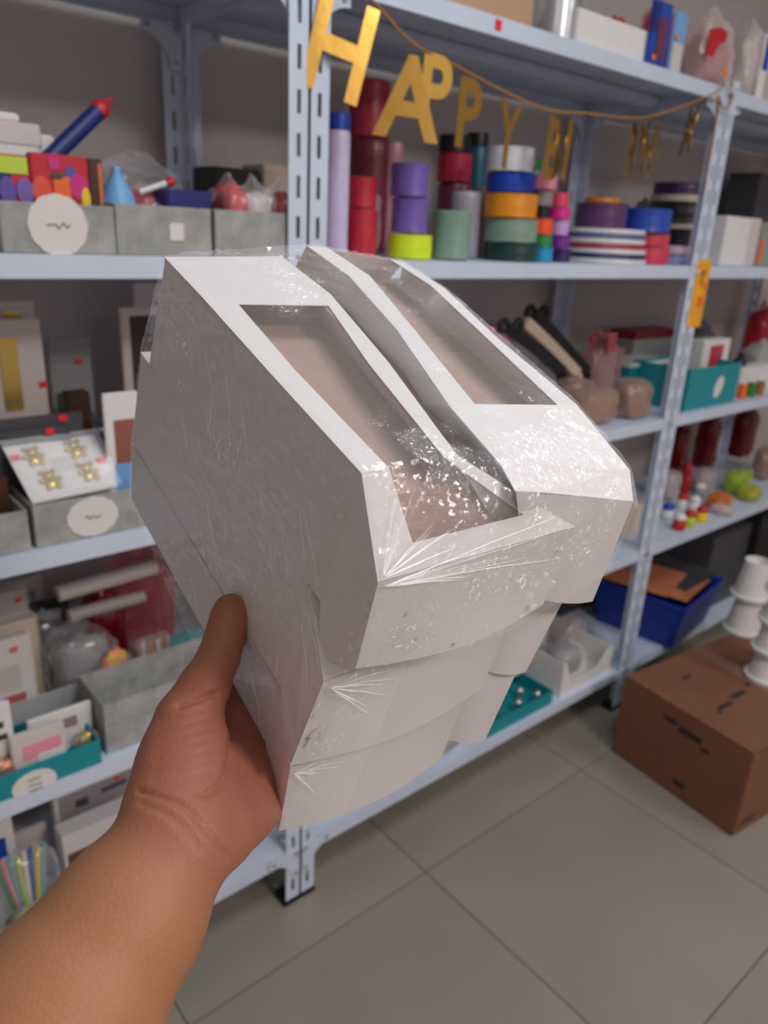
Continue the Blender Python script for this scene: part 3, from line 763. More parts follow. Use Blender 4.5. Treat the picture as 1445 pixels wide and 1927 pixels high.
e, a, b, zt = bin_px('grey felt bin with a small square sticker, beside the tagged bin', 219, 398, 388, 1.20, .32, Z, M_FELT, 440)
c = onY(332, 437, 1.2); MB().box(c.x - .012, c.x + .012, 1.198, 1.2, c.z - .013, c.z + .013).build('price_sticker', M_TAG, e, bevel=.0005)
bin_px('grey felt bin pushed against the slotted post at eye height', 405, 547, 398, 1.20, .32, Z, M_FELT, 440)

def pack_px(name, label, x0, x1, yt, Y, z, m, d=.012, **k):
    a, b, zt = rect(x0, x1, yt, Y, (yt + 50)); return pack(name, label, ((a + b) / 2, Y, z), abs(b - a), zt - z, d, m, **k)
zb = Z + .0045
pack_px('candle_pack', 'red and orange candle pack with a magenta shape in the tagged felt bin', 60, 167, 291, 1.225, zb, C_RED, .02,
        prints=((.36, .66, .36, .78, C_ORG, .002), (.34, .64, .30, .42, C_YEL, .0024), (.24, .82, .02, .30, C_CRM, .0026), (.3, .5, .84, .97, C_MAG, .0015)), ovals=((.80, .68, .16, 1.3, C_MAG, .002), (.92, .55, .08, 2.6, C_YEL, .0026), (.68, .82, .10, 1.2, C_PUR, .0017), (.15, .62, .16, 1.5, colr('rosy', (226, 84, 60)), .0016), (.44, .78, .11, .5, C_DGREY, .003)), group='candle packs')
pack_px('candle_pack', 'blue candle pack with a purple oval at the left edge of the tagged bin', -14, 57, 290, 1.225, zb, C_RED, .02,
        prints=((.05, .95, .80, .98, C_LIME, .0015), (.0, .5, .5, .8, C_NAVY, .001)), ovals=((.36, .62, .22, 1.7, C_PUR, .003), (.82, .62, .22, 1.7, colr('purple2', (120, 96, 170)), .0034)), group='candle packs')
pack_px('candle_pack', 'dark brown candle pack standing in the tagged bin', 168, 196, 299, 1.24, zb, C_BRN, .02, group='candle packs', prints=((.6, .9, .1, .95, C_COPPER, .002),))
a, b, zt = rect(-40, 70, 232, 1.36, 300); carton('candle_box', 'larger white candle box behind the candle packs', a, b, 1.34, 1.44, zb, zt, M_WHITE, group='white candle boxes', lid=(C_PALE, .03))
a, b, zt = rect(71, 98, 256, 1.36, 300); carton('candle_box', 'small white candle box below the blue rocket candle', a, b, 1.34, 1.42, zb, zt, M_WHITE, group='white candle boxes')
a, b, z2 = rect(-30, 25, 214, 1.38, 240); _, _, z1 = rect(-40, 70, 232, 1.36, 300); carton('candle_box', 'flat white candle box lying on top of the larger one', a, b, 1.345, 1.43, z1 + .0015, z2, M_WHITE, group='white candle boxes')
# rocket candle
p0, p1 = onY(60, 332, 1.30), onY(182, 212, 1.34)
ax = (p1 - p0).normalized(); Lr = (p1 - p0).length
e = empty('rocket_candle', p0)
MB().lathe(p0, [(.012, 0), (.013, .004), (.013, Lr)], 24, axis=ax).build('tube', C_NAVY, e, smooth=True, auto=40)
MB().lathe(p1, [(.0131, 0), (.0145, .004), (.0145, .012), (.011, .020), (.004, .026), (.0015, .042)], 24, axis=ax).build('nose_cone', C_RED, e, smooth=True, auto=40)
tag(e, 'blue fountain candle with a red tip leaning out of the tagged bin', 'candle')
# things in the second and third bin
p = onY(218, 385, 1.30); e = empty('gift_cone', (p.x, 1.29, zb)); MB().lathe((p.x, 1.29, zb), [(.045, 0), (.04, .03), (.022, .09), (.006, .118), (.008, .124)], 18).build('wrapper', C_SKY, e, smooth=True); tag(e, 'shiny light blue cone bag in the bin corner', 'bag')
p = onY(268, 380, 1.34); bag('red_ribbon_bag', 'clear bag of red ribbon in the bin with the small sticker', (p.x, 1.34, zb), .035, .05, .053, M_CLEAR, 3, inner=(C_RED, .9))
a, b, zt = rect(305, 388, 358, 1.28, 380); carton('candle_box', 'navy blue box in the bin with the small sticker', a, b, 1.26, 1.36, zb, zt, C_NAVY, group='white candle boxes')
p0, p1 = onY(262, 362, 1.30), onY(312, 345, 1.30); e = empty('candy_stick', p0); MB().lathe(p0, [(.005, 0), (.005, (p1 - p0).length)], 12, axis=(p1 - p0)).build('stick', M_WHITE, e); MB().lathe(p1, [(.006, 0), (.008, .003), (.008, .012), (.003, .016)], 12, axis=(p1 - p0)).build('tip', C_RED, e); tag(e, 'white stick with a red tip lying on the bin contents', 'stick')
for i, (x, y, r_, s, lb) in enumerate(((425, 385, .026, 4, 'nearest the post'), (470, 375, .03, 9, 'in the middle of the bin'), (520, 380, .026, 14, 'at the right end of the bin'))):
    p = onY(x, y, 1.28); bag('candy_bag', 'clear bag of red and white sweets ' + ('at the left end of the bin' if i == 0 else lb), (p.x, 1.27, zb), r_, .045, .062, M_CLEAR, s, inner=((C_RED, .92), (C_PALE, .8), (C_RED, .85))[i], group='bags of sweets')
a, b, zt = rect(372, 458, 318, 1.58, 340); carton('black_box', 'black box at the back of the eye-level shelf', a, b, 1.51, 1.60, Z, zt, M_BLACK)
a, b, zt = rect(464, 548, 314, 1.58, 340); carton('beige_box', 'beige box at the back of the eye-level shelf beside the black box', a, b, 1.51, 1.60, Z, zt, C_CRM)
p = onY(262, 330, 1.57); bag('clear_bag', 'tall empty clear plastic bag standing behind the felt bins', (p.x, 1.585, Z), .085, .06, .088, M_CLEAR, 21, rough=.1)

# ------------------------------------------------------------------ middle unit, ribbon spools
def sat(name, c): return mat('satin_' + name, c, .32, var=.05, vscale=40, spec=.6)
def col_px(specs, x, Y, group='ribbon spools on the middle shelf', zbase=None, ref=None):
    """a column of spools: (label, half width px, top y px, colour, waist) bottom to top"""
    z = zbase or Z
    for lab, hw, yt, m, waist in specs:
        p = onY(x, yt, Y); r = (onY(x + hw, yt, Y) - onY(x - hw, yt, Y)).length / 2 * .80
        spool(lab, p.x, Y, z, r, max(.012, p.z - z - .0004), m, group, waist); z = max(p.z, z + .012)
    return z
col_px([('pale lilac tall spool beside the slotted post', 24, 245, sat('lilac', (206, 190, 224)), 0), ('blue spool on top of the pale lilac spool', 24, 212, sat('blue', (20, 62, 168)), 0)], 636, 1.26)
col_px([('wide red spool under the clear bag beside the lilac spool', 30, 392, sat('red', (190, 34, 54)), 0), ('second wide red spool stacked on the first red one', 30, 332, sat('red', (190, 34, 54)), .03)], 680, 1.30)
p = onY(690, 420, 1.36); bag('clear_bag', 'clear plastic bag slumped behind the red spools', (p.x, 1.40, Z), .05, .045, .075, M_CLEAR, 31)
zz = col_px([('dull wine spool at the back supporting the tall red roll', 40, 262, sat('wine', (120, 40, 56)), 0), ('tall glossy red roll at the back under the banner', 37, 152, sat('crimson', (176, 44, 64)), 0)], 697, 1.54)
col_px([('neon yellow spool at the front of the shelf', 39, 440, sat('neon', (216, 240, 40)), 0), ('purple ribbon spool on the neon yellow one', 33, 372, sat('violet', (118, 92, 176)), .05), ('second purple spool at the top of the neon stack', 34, 307, sat('violet', (118, 92, 176)), .04)], 772, 1.27)
col_px([('dusty pink spool behind the purple spools', 18, 268, sat('dusty', (206, 150, 158)), 0)], 742, 1.50)
p = onY(775, 330, 1.55); bag('clear_bag', 'clear plastic bag standing behind the purple spools', (p.x, 1.585, Z), .06, .05, .09, M_CLEAR, 41)
col_px([('grey green spool at the front edge', 33, 396, sat('sage2', (128, 160, 144)), .05)], 852, 1.26)
col_px([('silver grey spool behind the grey green one', 25, 360, sat('silver', (170, 168, 178)), 0)], 880, 1.36)
col_px([('mauve brown slim spool behind the silver one', 14, 352, sat('mauve', (150, 120, 122)), 0)], 912, 1.44)
col_px([('dark plum spool under the crimson one', 29, 345, sat('plum', (120, 40, 74)), 0), ('crimson spool beside the teal one', 29, 288, sat('crim2', (196, 40, 70)), 0), ('black spool on the crimson spool', 27, 254, sat('black', (24, 24, 28)), 0)], 857, 1.48)
col_px([('dark teal tall spool behind the crimson one', 17, 276, sat('teal', (20, 112, 132)), 0), ('black spool on the dark teal spool', 18, 250, sat('black', (24, 24, 28)), 0)], 900, 1.54)
col_px([('dark green spool at the bottom of the five-colour stack', 42, 456, sat('bottle', (24, 62, 56)), 0), ('sage spool in the five-colour stack', 42, 411, sat('sage', (132, 158, 142)), 0), ('golden orange spool in the five-colour stack', 42, 364, sat('gold', (240, 150, 30)), 0), ('royal blue spool in the five-colour stack', 39, 326, sat('royal', (14, 66, 176)), 0), ('white spool at the top of the five-colour stack', 37, 277, sat('white', (226, 222, 228)), 0)], 963, 1.28)
col_px([('cyan slim spool at the bottom of the slim stack', 17, 464, sat('cyan', (20, 150, 200)), 0), ('green slim spool in the slim stack', 16, 441, sat('leaf', (36, 140, 66)), 0), ('orange red slim spool in the slim stack', 17, 411, sat('flame', (250, 84, 30)), 0), ('black slim spool in the slim stack', 12, 388, sat('black', (24, 24, 28)), 0), ('grey slim spool in the slim stack', 18, 358, sat('greyr', (150, 140, 146)), 0), ('pink slim spool at the top of the slim stack', 23, 328, sat('pink', (240, 150, 170)), 0)], 1020, 1.245)
col_px([('dark violet slim spool at the bottom beside the cyan one', 16, 468, sat('dkviolet', (58, 30, 88)), 0), ('purple slim spool above the dark violet one', 15, 443, sat('purp', (118, 40, 150)), 0), ('lavender slim spool in the second slim stack', 14, 413, sat('lav', (204, 160, 220)), 0), ('magenta slim spool in the second slim stack', 16, 390, sat('mag', (228, 40, 150)), 0), ('coral red slim spool at the top of the second slim stack', 14, 362, sat('coral', (228, 74, 100)), 0)], 1054, 1.28)
col_px([('grey green small spool half hidden behind the slim stacks', 10, 320, sat('sage', (132, 158, 142)), 0), ('small green spool behind the white one', 10, 298, sat('leaf', (36, 140, 66)), 0)], 1006, 1.50)
disc = [('white flat reel at the bottom of the striped stack', 58, 484, sat('white', (226, 222, 228)), 0), ('navy flat reel in the striped stack', 58, 477, sat('navyr', (50, 54, 110)), 0), ('white flat reel above the navy one in the striped stack', 58, 467, sat('white', (226, 222, 228)), 0), ('dull red flat reel in the striped stack', 58, 457, sat('dred', (172, 56, 66)), 0), ('white flat reel above the dull red one', 58, 448, sat('white', (226, 222, 228)), 0), ('slate blue flat reel near the top of the striped stack', 58, 441, sat('slate', (96, 100, 150)), 0), ('white flat reel at the top of the striped stack', 58, 433, sat('white', (226, 222, 228)), 0), ('dark purple spool on the striped stack', 36, 382, sat('dpur', (96, 58, 106)), 0), ('flat orange reel on the dark purple spool', 24, 373, sat('gold', (240, 150, 30)), 0)]
col_px(disc, 1134, 1.31)
col_px([('coral spool at the front right of the shelf', 29, 462, sat('coral2', (206, 62, 82)), 0), ('second coral spool stacked on the first', 29, 438, sat('coral2', (206, 62, 82)), 0), ('blue spool on the two coral ones', 33, 392, sat('royal2', (34, 76, 176)), .03)], 1218, 1.27)
col_px([('pale blue flat reel near the right post', 26, 478, sat('pblue', (150, 160, 204)), 0), ('pale pink flat reel near the right post', 26, 462, sat('ppink', (216, 190, 210)), 0)], 1275, 1.28)
col_px([('black reel at the back near the right post', 42, 432, sat('black', (24, 24, 28)), 0), ('cream flat reel between the black reels', 40, 420, sat('creamr', (196, 182, 168)), 0), ('second black reel at the back near the right post', 40, 382, sat('black', (24, 24, 28)), 0), ('cream flat reel on the second black reel', 38, 368, sat('creamr', (196, 182, 168)), 0), ('dark violet spool at the top of the black reels', 34, 345, sat('dkviolet', (58, 30, 88)), 0)], 1284, 1.42)
p = onY(1262, 340, 1.57); _, _, zt = rect(1240, 1284, 345, 1.5)
bag('dark_bag', 'dark translucent bag on the cardboard at the back near the right post', (p.x - .09, 1.60, Z), .05, .04, .10, clear_mat('dark_bag', (80, 76, 96), haze=.6, gloss=.4), 51)

# ------------------------------------------------------------------ top shelf
Z5 = ZT[4] + .0005
def box_px(name, label, x0, x1, yt, Y, dep, z, m, cat='box', group=None, rz=0, lid=None, ref=None):
    a, b, zt = rect(x0, x1, yt, Y, ref or yt + 30); return carton(name, label, a, b, Y, Y + dep, z, zt, m, cat, group, rz, lid)
box_px('cardboard_carton', 'tan cardboard carton on the top shelf', 725, 1004, -70, 1.215, .3, Z5, C_TAN, ref=20)
p = onY(1045, 40, 1.27); r_ = .052; e = empty('silver_roll', (p.x, 1.27, Z5)); MB().lathe((p.x, 1.27, Z5), [(r_, 0), (r_, .21), (r_ * .4, .21), (r_ * .4, .1)], 32).build('foil', mat('silver_foil', (200, 200, 202), .28, .7, bump=.2, bscale=30), e, smooth=True, auto=40); tag(e, 'silver foil roll standing beside the carton on the top shelf', 'roll')
a, b, _ = rect(1083, 1246, 60, 1.205, 70); z1 = onY(1100, 16, 1.205).z
carton('white_carton', 'plain white carton on the top shelf next to the silver roll', a, b, 1.205, 1.40, Z5, z1, M_WHITE)
p = onY(1165, 10, 1.26); e = empty('gift_bow', (p.x, 1.28, z1 + .0015))
for k in range(6):
    an = k * math.pi / 3; d = Vector((math.cos(an), math.sin(an), 0)); q = Vector((p.x, 1.28, z1 + .004))
    MB().tube(cat_rom([q, q + d * .022 + Vector((0, 0, .022)), q + d * .034 + Vector((0, 0, .008)), q], 5), .004, 6).build('loop', C_RED, e, smooth=True)
tag(e, 'red gift bow lying on the white carton', 'bow')
pack_px('candle_pack', 'blue candle pack with an orange sticker at the edge of the top shelf', 1226, 1262, 0, 1.1945, Z5, C_BLUE, .008, prints=((.35, .8, .1, .75, colr('plum', (110, 50, 80)), .002), (.0, .35, .5, .95, C_NAVY, .0015)), sticker=(.2, .07, M_ORANGE), group='candle packs')
pack_px('candle_pack', 'pale blue candle pack with an orange sticker beside the blue one', 1266, 1290, 20, 1.215, Z5, C_SKY, .008, sticker=(.1, .55, M_ORANGE), prints=((.1, .9, .05, .5, C_PALE, .0015),), group='candle packs')
p = onY(1290, 20, 1.33); bag('gift_bag', 'red ribbon bag at the back of the top shelf', (p.x + .02, 1.42, Z5), .05, .04, .115, M_REDBAG, 61, inner=(C_RED, .9))
p = onY(1345, 90, 1.25); bag('sweet_bag', 'milky bag with a red label on the top shelf by the right post', (p.x, 1.27, Z5), .075, .05, .095, M_MILK, 63, inner=(C_RED, .7))
e = bpy.data.objects['sweet_bag']; q = onY(1350, 78, 1.205); 
MB().prism([(q.x - .04, 1.206, q.z - .035), (q.x - .005, 1.206, q.z - .035), (q.x + .01, 1.206, q.z - .005), (q.x + .045, 1.206, q.z + .008), (q.x + .045, 1.206, q.z + .028), (q.x + .01, 1.206, q.z + .034), (q.x - .04, 1.206, q.z + .022)], (0, .003, 0)).build('label_card', C_RED, e)
for i, (x, s, lb, m_) in enumerate(((1398, 71, 'white bag right of the red label on the top shelf', M_MILK), (1450, 73, 'white bag at the right picture edge on the top shelf', M_MILK))):
    p = onY(x, 120, 1.26); bag('sweet_bag', lb, (p.x, 1.26 + .02 * i, Z5), .06, .05, .10, m_, s, inner=((C_PALE, .9), (C_CRM, .9))[i])
p = onY(1437, 80, 1.21); pack('candle_pack', 'small blue pack at the right picture edge on the top shelf', (p.x + .02, 1.205, Z5), .04, .16, .006, M_WHITE, prints=((.2, .9, .45, .95, C_BLUE, .002),), group='candle packs')
for (x, y, m_, nm) in ((938, 47, M_RED, 'small red price sticker on the top shelf lip'), (1363, 136, M_ORANGE, 'small orange price sticker above the right post')):
    q = onY(x, y, YF + .002); o = MB().box(q.x - .009, q.x + .009, YF + .0012, YF + .0028, q.z - .009, q.z + .009).build('price_sticker', m_, None, bevel=.0004); tag(o, nm, 'sticker', 'price stickers')

# ------------------------------------------------------------------ gold letter banner
def letter_mesh(ch, size, c, rz, rx=0, ry=0, sx=1):
    cu = bpy.data.curves.new('letter', 'FONT'); cu.body = ch; cu.size = size; cu.extrude = .0006; cu.offset = .0045; cu.align_x = 'CENTER'; cu.align_y = 'TOP'
    ob = bpy.data.objects.new('letter', cu); COL.objects.link(ob); dg = bpy.context.evaluated_depsgraph_get(); dg.update()
    me = bpy.data.meshes.new_from_object(ob.evaluated_get(dg)); bpy.data.objects.remove(ob); bpy.data.curves.remove(cu)
    m = Matrix.Translation(c) @ Matrix.Rotation(rz, 4, 'Z') @ Matrix.Rotation(ry, 4, 'Y') @ Matrix.Rotation(R(90) + rx, 4, 'X') @ Matrix.Diagonal((sx, 1, 1, 1))
    me.transform(m); return me
YBN = 1.165
cord_px = [(632, -60), (700, 0), (778, 82), (862, 126), (948, 172), (1032, 207), (1100, 213), (1205, 222), (1292, 197), (1352, 172)]
cpts = [onY(x, y, YBN if x < 1300 else 1.18) for x, y in cord_px]
ban = empty('letter_banner', cpts[4])
MB().tube(cat_rom(cpts, 8), .0022, 8).build('cord', M_CORD, ban, smooth=True)
tl = [onY(x, y, 1.178) for x, y in ((1352, 172), (1372, 150), (1376, 190), (1362, 205), (1350, 180), (1346, 230), (1336, 290), (1326, 350))]
MB().tube(cat_rom(tl, 8), .0022, 8).build('cord_tail', M_CORD, ban, smooth=True)
LET = [('H', 668, -28, .205, -22, 14, .80), ('A', 782, 84, .185, -30, 4, .9), ('P', 826, 84, .165, -12, 3, .8), ('P', 888, 130, .165, 2, 2, .80), ('Y', 965, 178, .165, 12, 4, .75),
       ('B', 1050, 208, .165, 12, 4, .8), ('I', 1078, 212, .165, 14, 5, 1), ('R', 1200, 222, .165, 18, 9, .8), ('T', 1214, 222, .165, 22, 9, .8), ('H', 1232, 219, .165, 16, 9, .8), ('D', 1245, 216, .165, 24, 9, .8), ('A', 1302, 194, .14, 46, 3, .9), ('Y', 1310, 192, .14, 47, 3, .9)]
for ch, x, y, sz, rz, ry, sx in LET:
    c = onY(x, y, YBN - .004); o = link('letter', letter_mesh(ch, sz, c, R(rz), 0, R(ry), sx), M_GOLD, ban)

tag(ban, 'gold foil HAPPY BIRTHDAY letters strung on a cord under the top shelf', 'banner')

# ------------------------------------------------------------------ label on the right post, right unit shelf four
q0, q1 = onY(1312, 488, YF - .002), onY(1312, 615, YF - .002); xm = onY(1318, 550, YF - .002).x
e = empty('post_label', (xm, YF - .002, q1.z)); MB().box(xm - .042, xm + .034, YF - .0022, YF - .0004, q1.z, q0.z).build('strip', mat('label_yellow', (246, 186, 16), .35, col2=(240, 150, 20), vscale=14), e, bevel=.0006)
for k, (u, v, w_, h_) in enumerate(((-.02, .78, .030, .012), (-.012, .62, .012, .028), (.006, .56, .02, .02), (-.01, .3, .03, .03))):
    zc = q1.z + (q0.z - q1.z) * v; MB().box(xm + u, xm + u + w_, YF - .003, YF - .0021, zc, zc + h_).build('print', (colr('lbl', (150, 100, 40)), colr('lbl', (150, 100, 40)), C_ORG, C_ORG)[k], e)
tag(e, 'yellow and orange printed strip hanging on the right post', 'label')
pack_px('white_carton', 'white carton beside the right post on the right unit', 1360, 1425, 408, 1.25, Z, M_WHITE, .07, prints=((.7, .97, .02, .98, C_PALE, .001),), cat='box')
p = onY(1385, 385, 1.42); bag('pink_bag', 'small pink bag behind the white carton by the right post', (p.x, 1.50, Z), .05, .04, .075, M_PINKBAG, 81, inner=(C_PINK, .8))
box_px('dark_box', 'dark box at the back of the right unit at the picture edge', 1425, 1500, 330, 1.5, .12, Z, C_DGREY)
pack_px('grey_carton', 'grey green carton at the right picture edge at eye height', 1428, 1480, 420, 1.24, Z, colr('gg', (150, 155, 150)), .18, prints=((.0, .12, .05, .6, C_ORG, .001),), cat='box')

# ------------------------------------------------------------------ left unit, second shelf from eye height down
Z3 = ZT[2] + .0005
def at(px, py, z): return onZ(px, py, z)
def front_x(px, py, Y): return onY(px, py, Y).x
x0, x1 = front_x(66, 1000, 1.20), .70
zt = onY(160, 935, 1.20).z
e = open_bin('storage_bin', 'grey felt bin with an oval tag holding the golden bear card', x0, x1, 1.20, 1.52, Z3, zt, M_FELT, 'storage bins on the left unit')
c = onY(176, 984, 1.20); scallop_tag(e, (c.x, 1.1998, c.z + .012), .033, 23, 14, 1.25)
x0b = front_x(-110, 1000, 1.20); x1b = x0 - .008
open_bin('storage_bin', 'grey felt bin left of the oval tag, cut by the picture edge', x0b, x1b, 1.20, 1.52, Z3, zt - .005, M_FELT, 'storage bins on the left unit')
# golden bear card lying slanted in the bin
P0, P1, P2 = onY(58, 940, 1.205), onY(222, 905, 1.215), None
def slab(name, label, quad, th, m, cat, group=None):
    q = [Vector(v) for v in quad]; n = (q[1] - q[0]).cross(q[3] - q[0]).normalized()
    c = (q[0] + q[1]) / 2
    e = empty(name, c); MB().prism(q, n * -th).build('card', m, e)
    return tag(e, label, cat, group), q, n
BL, BR, TR, TL = onY(62, 948, 1.215), onY(222, 915, 1.225), onY(178, 818, 1.33), onY(5, 842, 1.32)
e, q, n = slab('favour_card', 'clear pack of four golden bear charms on a white card', (BL, BR, TR, TL), .004, M_WHITE, 'pack')
if n.dot(Vector((0, -1, .5))) < 0: n = -n
def onq(s, t, h=0): return q[0].lerp(q[1], s).lerp(q[3].lerp(q[2], s), t) + n * h
ux = (q[1] - q[0]).normalized(); uy = (q[3] - q[0]).normalized()
for s, t in ((.25, .72), (.72, .74), (.30, .28), (.74, .30)):
    c = onq(s, t, .001); g = None
    mb = MB()
    for dx, dy, r_ in ((0, 0, .0125), (0, .0145, .009), (-.010, .021, .0045), (.010, .021, .0045), (-.014, .004, .005), (.014, .004, .005), (-.008, -.012, .0055), (.008, -.012, .0055)):
        mb.lathe(c + ux * dx + uy * dy, [(r_, 0), (r_ * .95, .003), (r_ * .5, .0055)], 14, axis=n)
    mb.build('bear_charm', C_GOLDP, e, smooth=True, auto=50)
for s, t in ((.06, .78), (.93, .50)):
    c = onq(s, t, .0012); MB().prism([c - ux * .008 - uy * .006, c + ux * .008 - uy * .006, c + ux * .008 + uy * .006, c - ux * .008 + uy * .006], n * .001).build('price_sticker', M_RED, e)
MB().prism([onq(-.03, -.02, .0095), onq(1.03, -.02, .0095), onq(1.03, 1.04, .0095), onq(-.03, 1.04, .0095)], n * .0006).build('film_sleeve', M_CLEAR, e)
pack_px('photo_card', 'tall white photo card at the right of the golden bear card', 196, 262, 738, 1.27, Z3 + .006, M_WHITE, .006, prints=((.25, .9, .42, .78, colr('skinphoto', (150, 90, 76)), .001), (.2, .85, .05, .42, C_SKY, .0012)), cat='card')
# packs at the back of this shelf
for (lab, x0_, x1_, yt, Y, m, pr, st) in (
    ('white favour card with gold print, topmost of the pile in the bin', -25, 68, 566, 1.50, C_PALE, ((.35, .7, .75, .95, C_GOLDP, .003),), None),
    ('white favour card with a gold figure in front of the topmost one', -20, 80, 600, 1.45, C_PALE, ((.15, .5, .5, .9, C_GOLDP, .003),), (.85, .62)),
    ('pale favour card with a red sticker beside the gold cards', 92, 172, 632, 1.56, C_GREY, ((.1, .6, .35, .6, C_DGREY, .002),), (.6, .8)),
    ('framed card with a dark photo by the wrapped boxes', 228, 312, 578, 1.50, C_PALE, ((.2, .9, .35, .95, colr('photo', (60, 38, 40)), .0015),), None),
    ('pale card high at the back by the wrapped boxes', 252, 330, 532, 1.60, C_PALE, ((.5, .9, .6, .9, C_WINE, .0015),), None)):
    pack_px('favour_card', lab, x0_, x1_, yt, Y, Z3 + (.006 if Y < 1.515 else .0), m, .008, prints=pr, sticker=st, group='favour cards at the back of the bins')
p = at(60, 760, Z3 + .1); bag('favour_bag', 'pink and white bag of favours behind the golden bear card', (onY(50, 770, 1.39).x, 1.40, Z3 + .006), .085, .045, .078, M_PINKBAG, 91, inner=(C_PALE, .9), neck=False)
for i, (x, y) in enumerate(((120, 780), (95, 806))):
    c = onY(x, y, 1.325 - .01 * i); pk = pack('flat_pack', ('dark flat pack with a red sticker leaning behind the bear card', 'lower flat pack with a red sticker behind the bear card')[i], (c.x - .06, 1.335 - .012 * i, Z3 + .006), .19, c.z - Z3 - .006, .005, C_DGREY, sticker=(.78, .93), group='flat packs in the bin')
box_px('brown_pouch', 'dark brown pouch in the bin behind the bear card', 128, 172, 738, 1.42, .03, Z3 + .006, C_BRN, cat='pouch')

# ------------------------------------------------------------------ left unit, teal bin shelf
Z2 = ZT[1] + .0005
xt0, xt1 = front_x(-90, 1480, 1.195), front_x(193, 1440, 1.195); zt = onY(120, 1418, 1.195).z
e = open_bin('storage_bin', 'teal cardboard bin with a white oval tag', xt0, xt1, 1.195, 1.33, ZT[1] + .0005, zt, M_TEAL, 'storage bins on the left unit')
c = onY(66, 1482, 1.195); scallop_tag(e, (c.x, 1.1948, c.z + .008), .027, 33, 16, 1.35, 3)
zi = Z2 + .006
pack_px('favour_card', 'pink printed pack standing in the teal bin', 22, 128, 1372, 1.215, zi, C_PALE, .012, prints=((.2, .9, .45, .75, C_PINK, .001), (.45, .95, .1, .5, M_WHITE, .0014)), group='packs in the teal bin')
pack_px('favour_card', 'white card with a mauve picture standing in the teal bin', 55, 178, 1338, 1.26, zi, M_WHITE, .01, prints=((.3, .75, .55, .8, colr('mauvep', (160, 130, 134)), .001),), group='packs in the teal bin')
pack_px('favour_card', 'white lettered card at the left end of the teal bin', -60, 26, 1330, 1.235, zi, M_WHITE, .01, prints=((.5, .8, .7, .78, C_DGREY, .001), (.55, .85, .55, .62, C_DGREY, .001)), group='packs in the teal bin')
p = onY(8, 1430, 1.21); bag('copper_bag', 'clear bag of copper coloured beads in the teal bin', (p.x, 1.222, zi), .022, .012, .03, M_CLEAR, 101, inner=(C_COPPER, .95))
p = onY(145, 1400, 1.235); bag('copper_bag', 'small clear bag of gold wire beside the mauve picture card', (p.x + .02, 1.236, zi), .022, .012, .022, M_CLEAR, 103, inner=(C_GOLDP, .9))
# translucent bin behind with packs
xg0, xg1 = front_x(-80, 1330, 1.345), .775
zt = onY(180, 1275, 1.345).z
M_FROST = clear_mat('frosted_bin', (206, 210, 208), haze=.6, gloss=.3, rough=.25, bump=.15, bscale=10)
open_bin('storage_bin', 'wide frosted grey bin behind the teal bin', xg0, xg1, 1.345, 1.64, Z2, zt, M_FROST, 'storage bins on the left unit')
open_bin('storage_bin', 'grey felt bin right of the teal bin, next to the hand', front_x(198, 1380, 1.21), .77, 1.21, 1.335, Z2, onY(250, 1310, 1.21).z, M_FELT, 'storage bins on the left unit')
zi = Z2 + .005
pack_px('favour_card', 'white pack with red ribbon print near the left edge above the teal bin', -40, 62, 1205, 1.40, zi, M_WHITE, .02, prints=((.35, .8, .2, .35, C_RED, .0015), (.3, .75, .4, .7, C_PALE, .001)), sticker=(.6, .85), group='packs in the frosted bin', film=True)
pack_px('favour_card', 'second white pack with red stickers behind the ribbon print one', -60, 75, 1178, 1.46, zi, C_CRM, .03, sticker=(.7, .85), group='packs in the frosted bin', film=True)
pack_px('favour_card', 'white pack with a red corner at the back left above the teal bin', -60, 55, 1120, 1.55, zi, C_PALE, .02, sticker=(.8, .88), group='packs in the frosted bin', film=True)
p0, p1 = onY(108, 1118, 1.50), onY(292, 1066, 1.50); e = empty('paper_roll', p0); MB().lathe(p0, [(.017, 0), (.018, .002), (.018, (p1 - p0).length), (.012, (p1 - p0).length + .001), (.011, (p1 - p0).length * .9)], 20, axis=(p1 - p0)).build('paper', C_PALE, e, smooth=True, auto=40); tag(e, 'white paper roll lying across the bags above the teal bin', 'roll')
p0, p1 = onY(128, 1160, 1.46), onY(270, 1122, 1.47); e = empty('paper_roll', p0); MB().lathe(p0, [(.013, 0), (.014, .002), (.014, (p1 - p0).length), (.009, (p1 - p0).length + .001)], 20, axis=(p1 - p0)).build('paper', colr('greyp', (170, 160, 158)), e, smooth=True, auto=40); tag(e, 'greyish paper roll under the white roll', 'roll')
p = onY(150, 1250, 1.44); bag('favour_bag', 'crumpled clear bag left of the red cloth bag', (p.x, 1.43, zi), .065, .05, .085, M_CLEAR, 111, inner=(C_GREY, .8))
p = onY(212, 1220, 1.46); bag('red_bag', 'dark red gauze bag between the paper rolls', (p.x, 1.50, zi), .04, .045, .10, clear_mat('wine_bag', (130, 16, 28), haze=.75, gloss=.3), 113, inner=(C_WINE, .9))
p = onY(285, 1180, 1.52); bag('red_bag', 'pale red gauze bag against the wrapped boxes', (p.x, 1.56, zi), .07, .05, .14, M_REDBAG, 115)
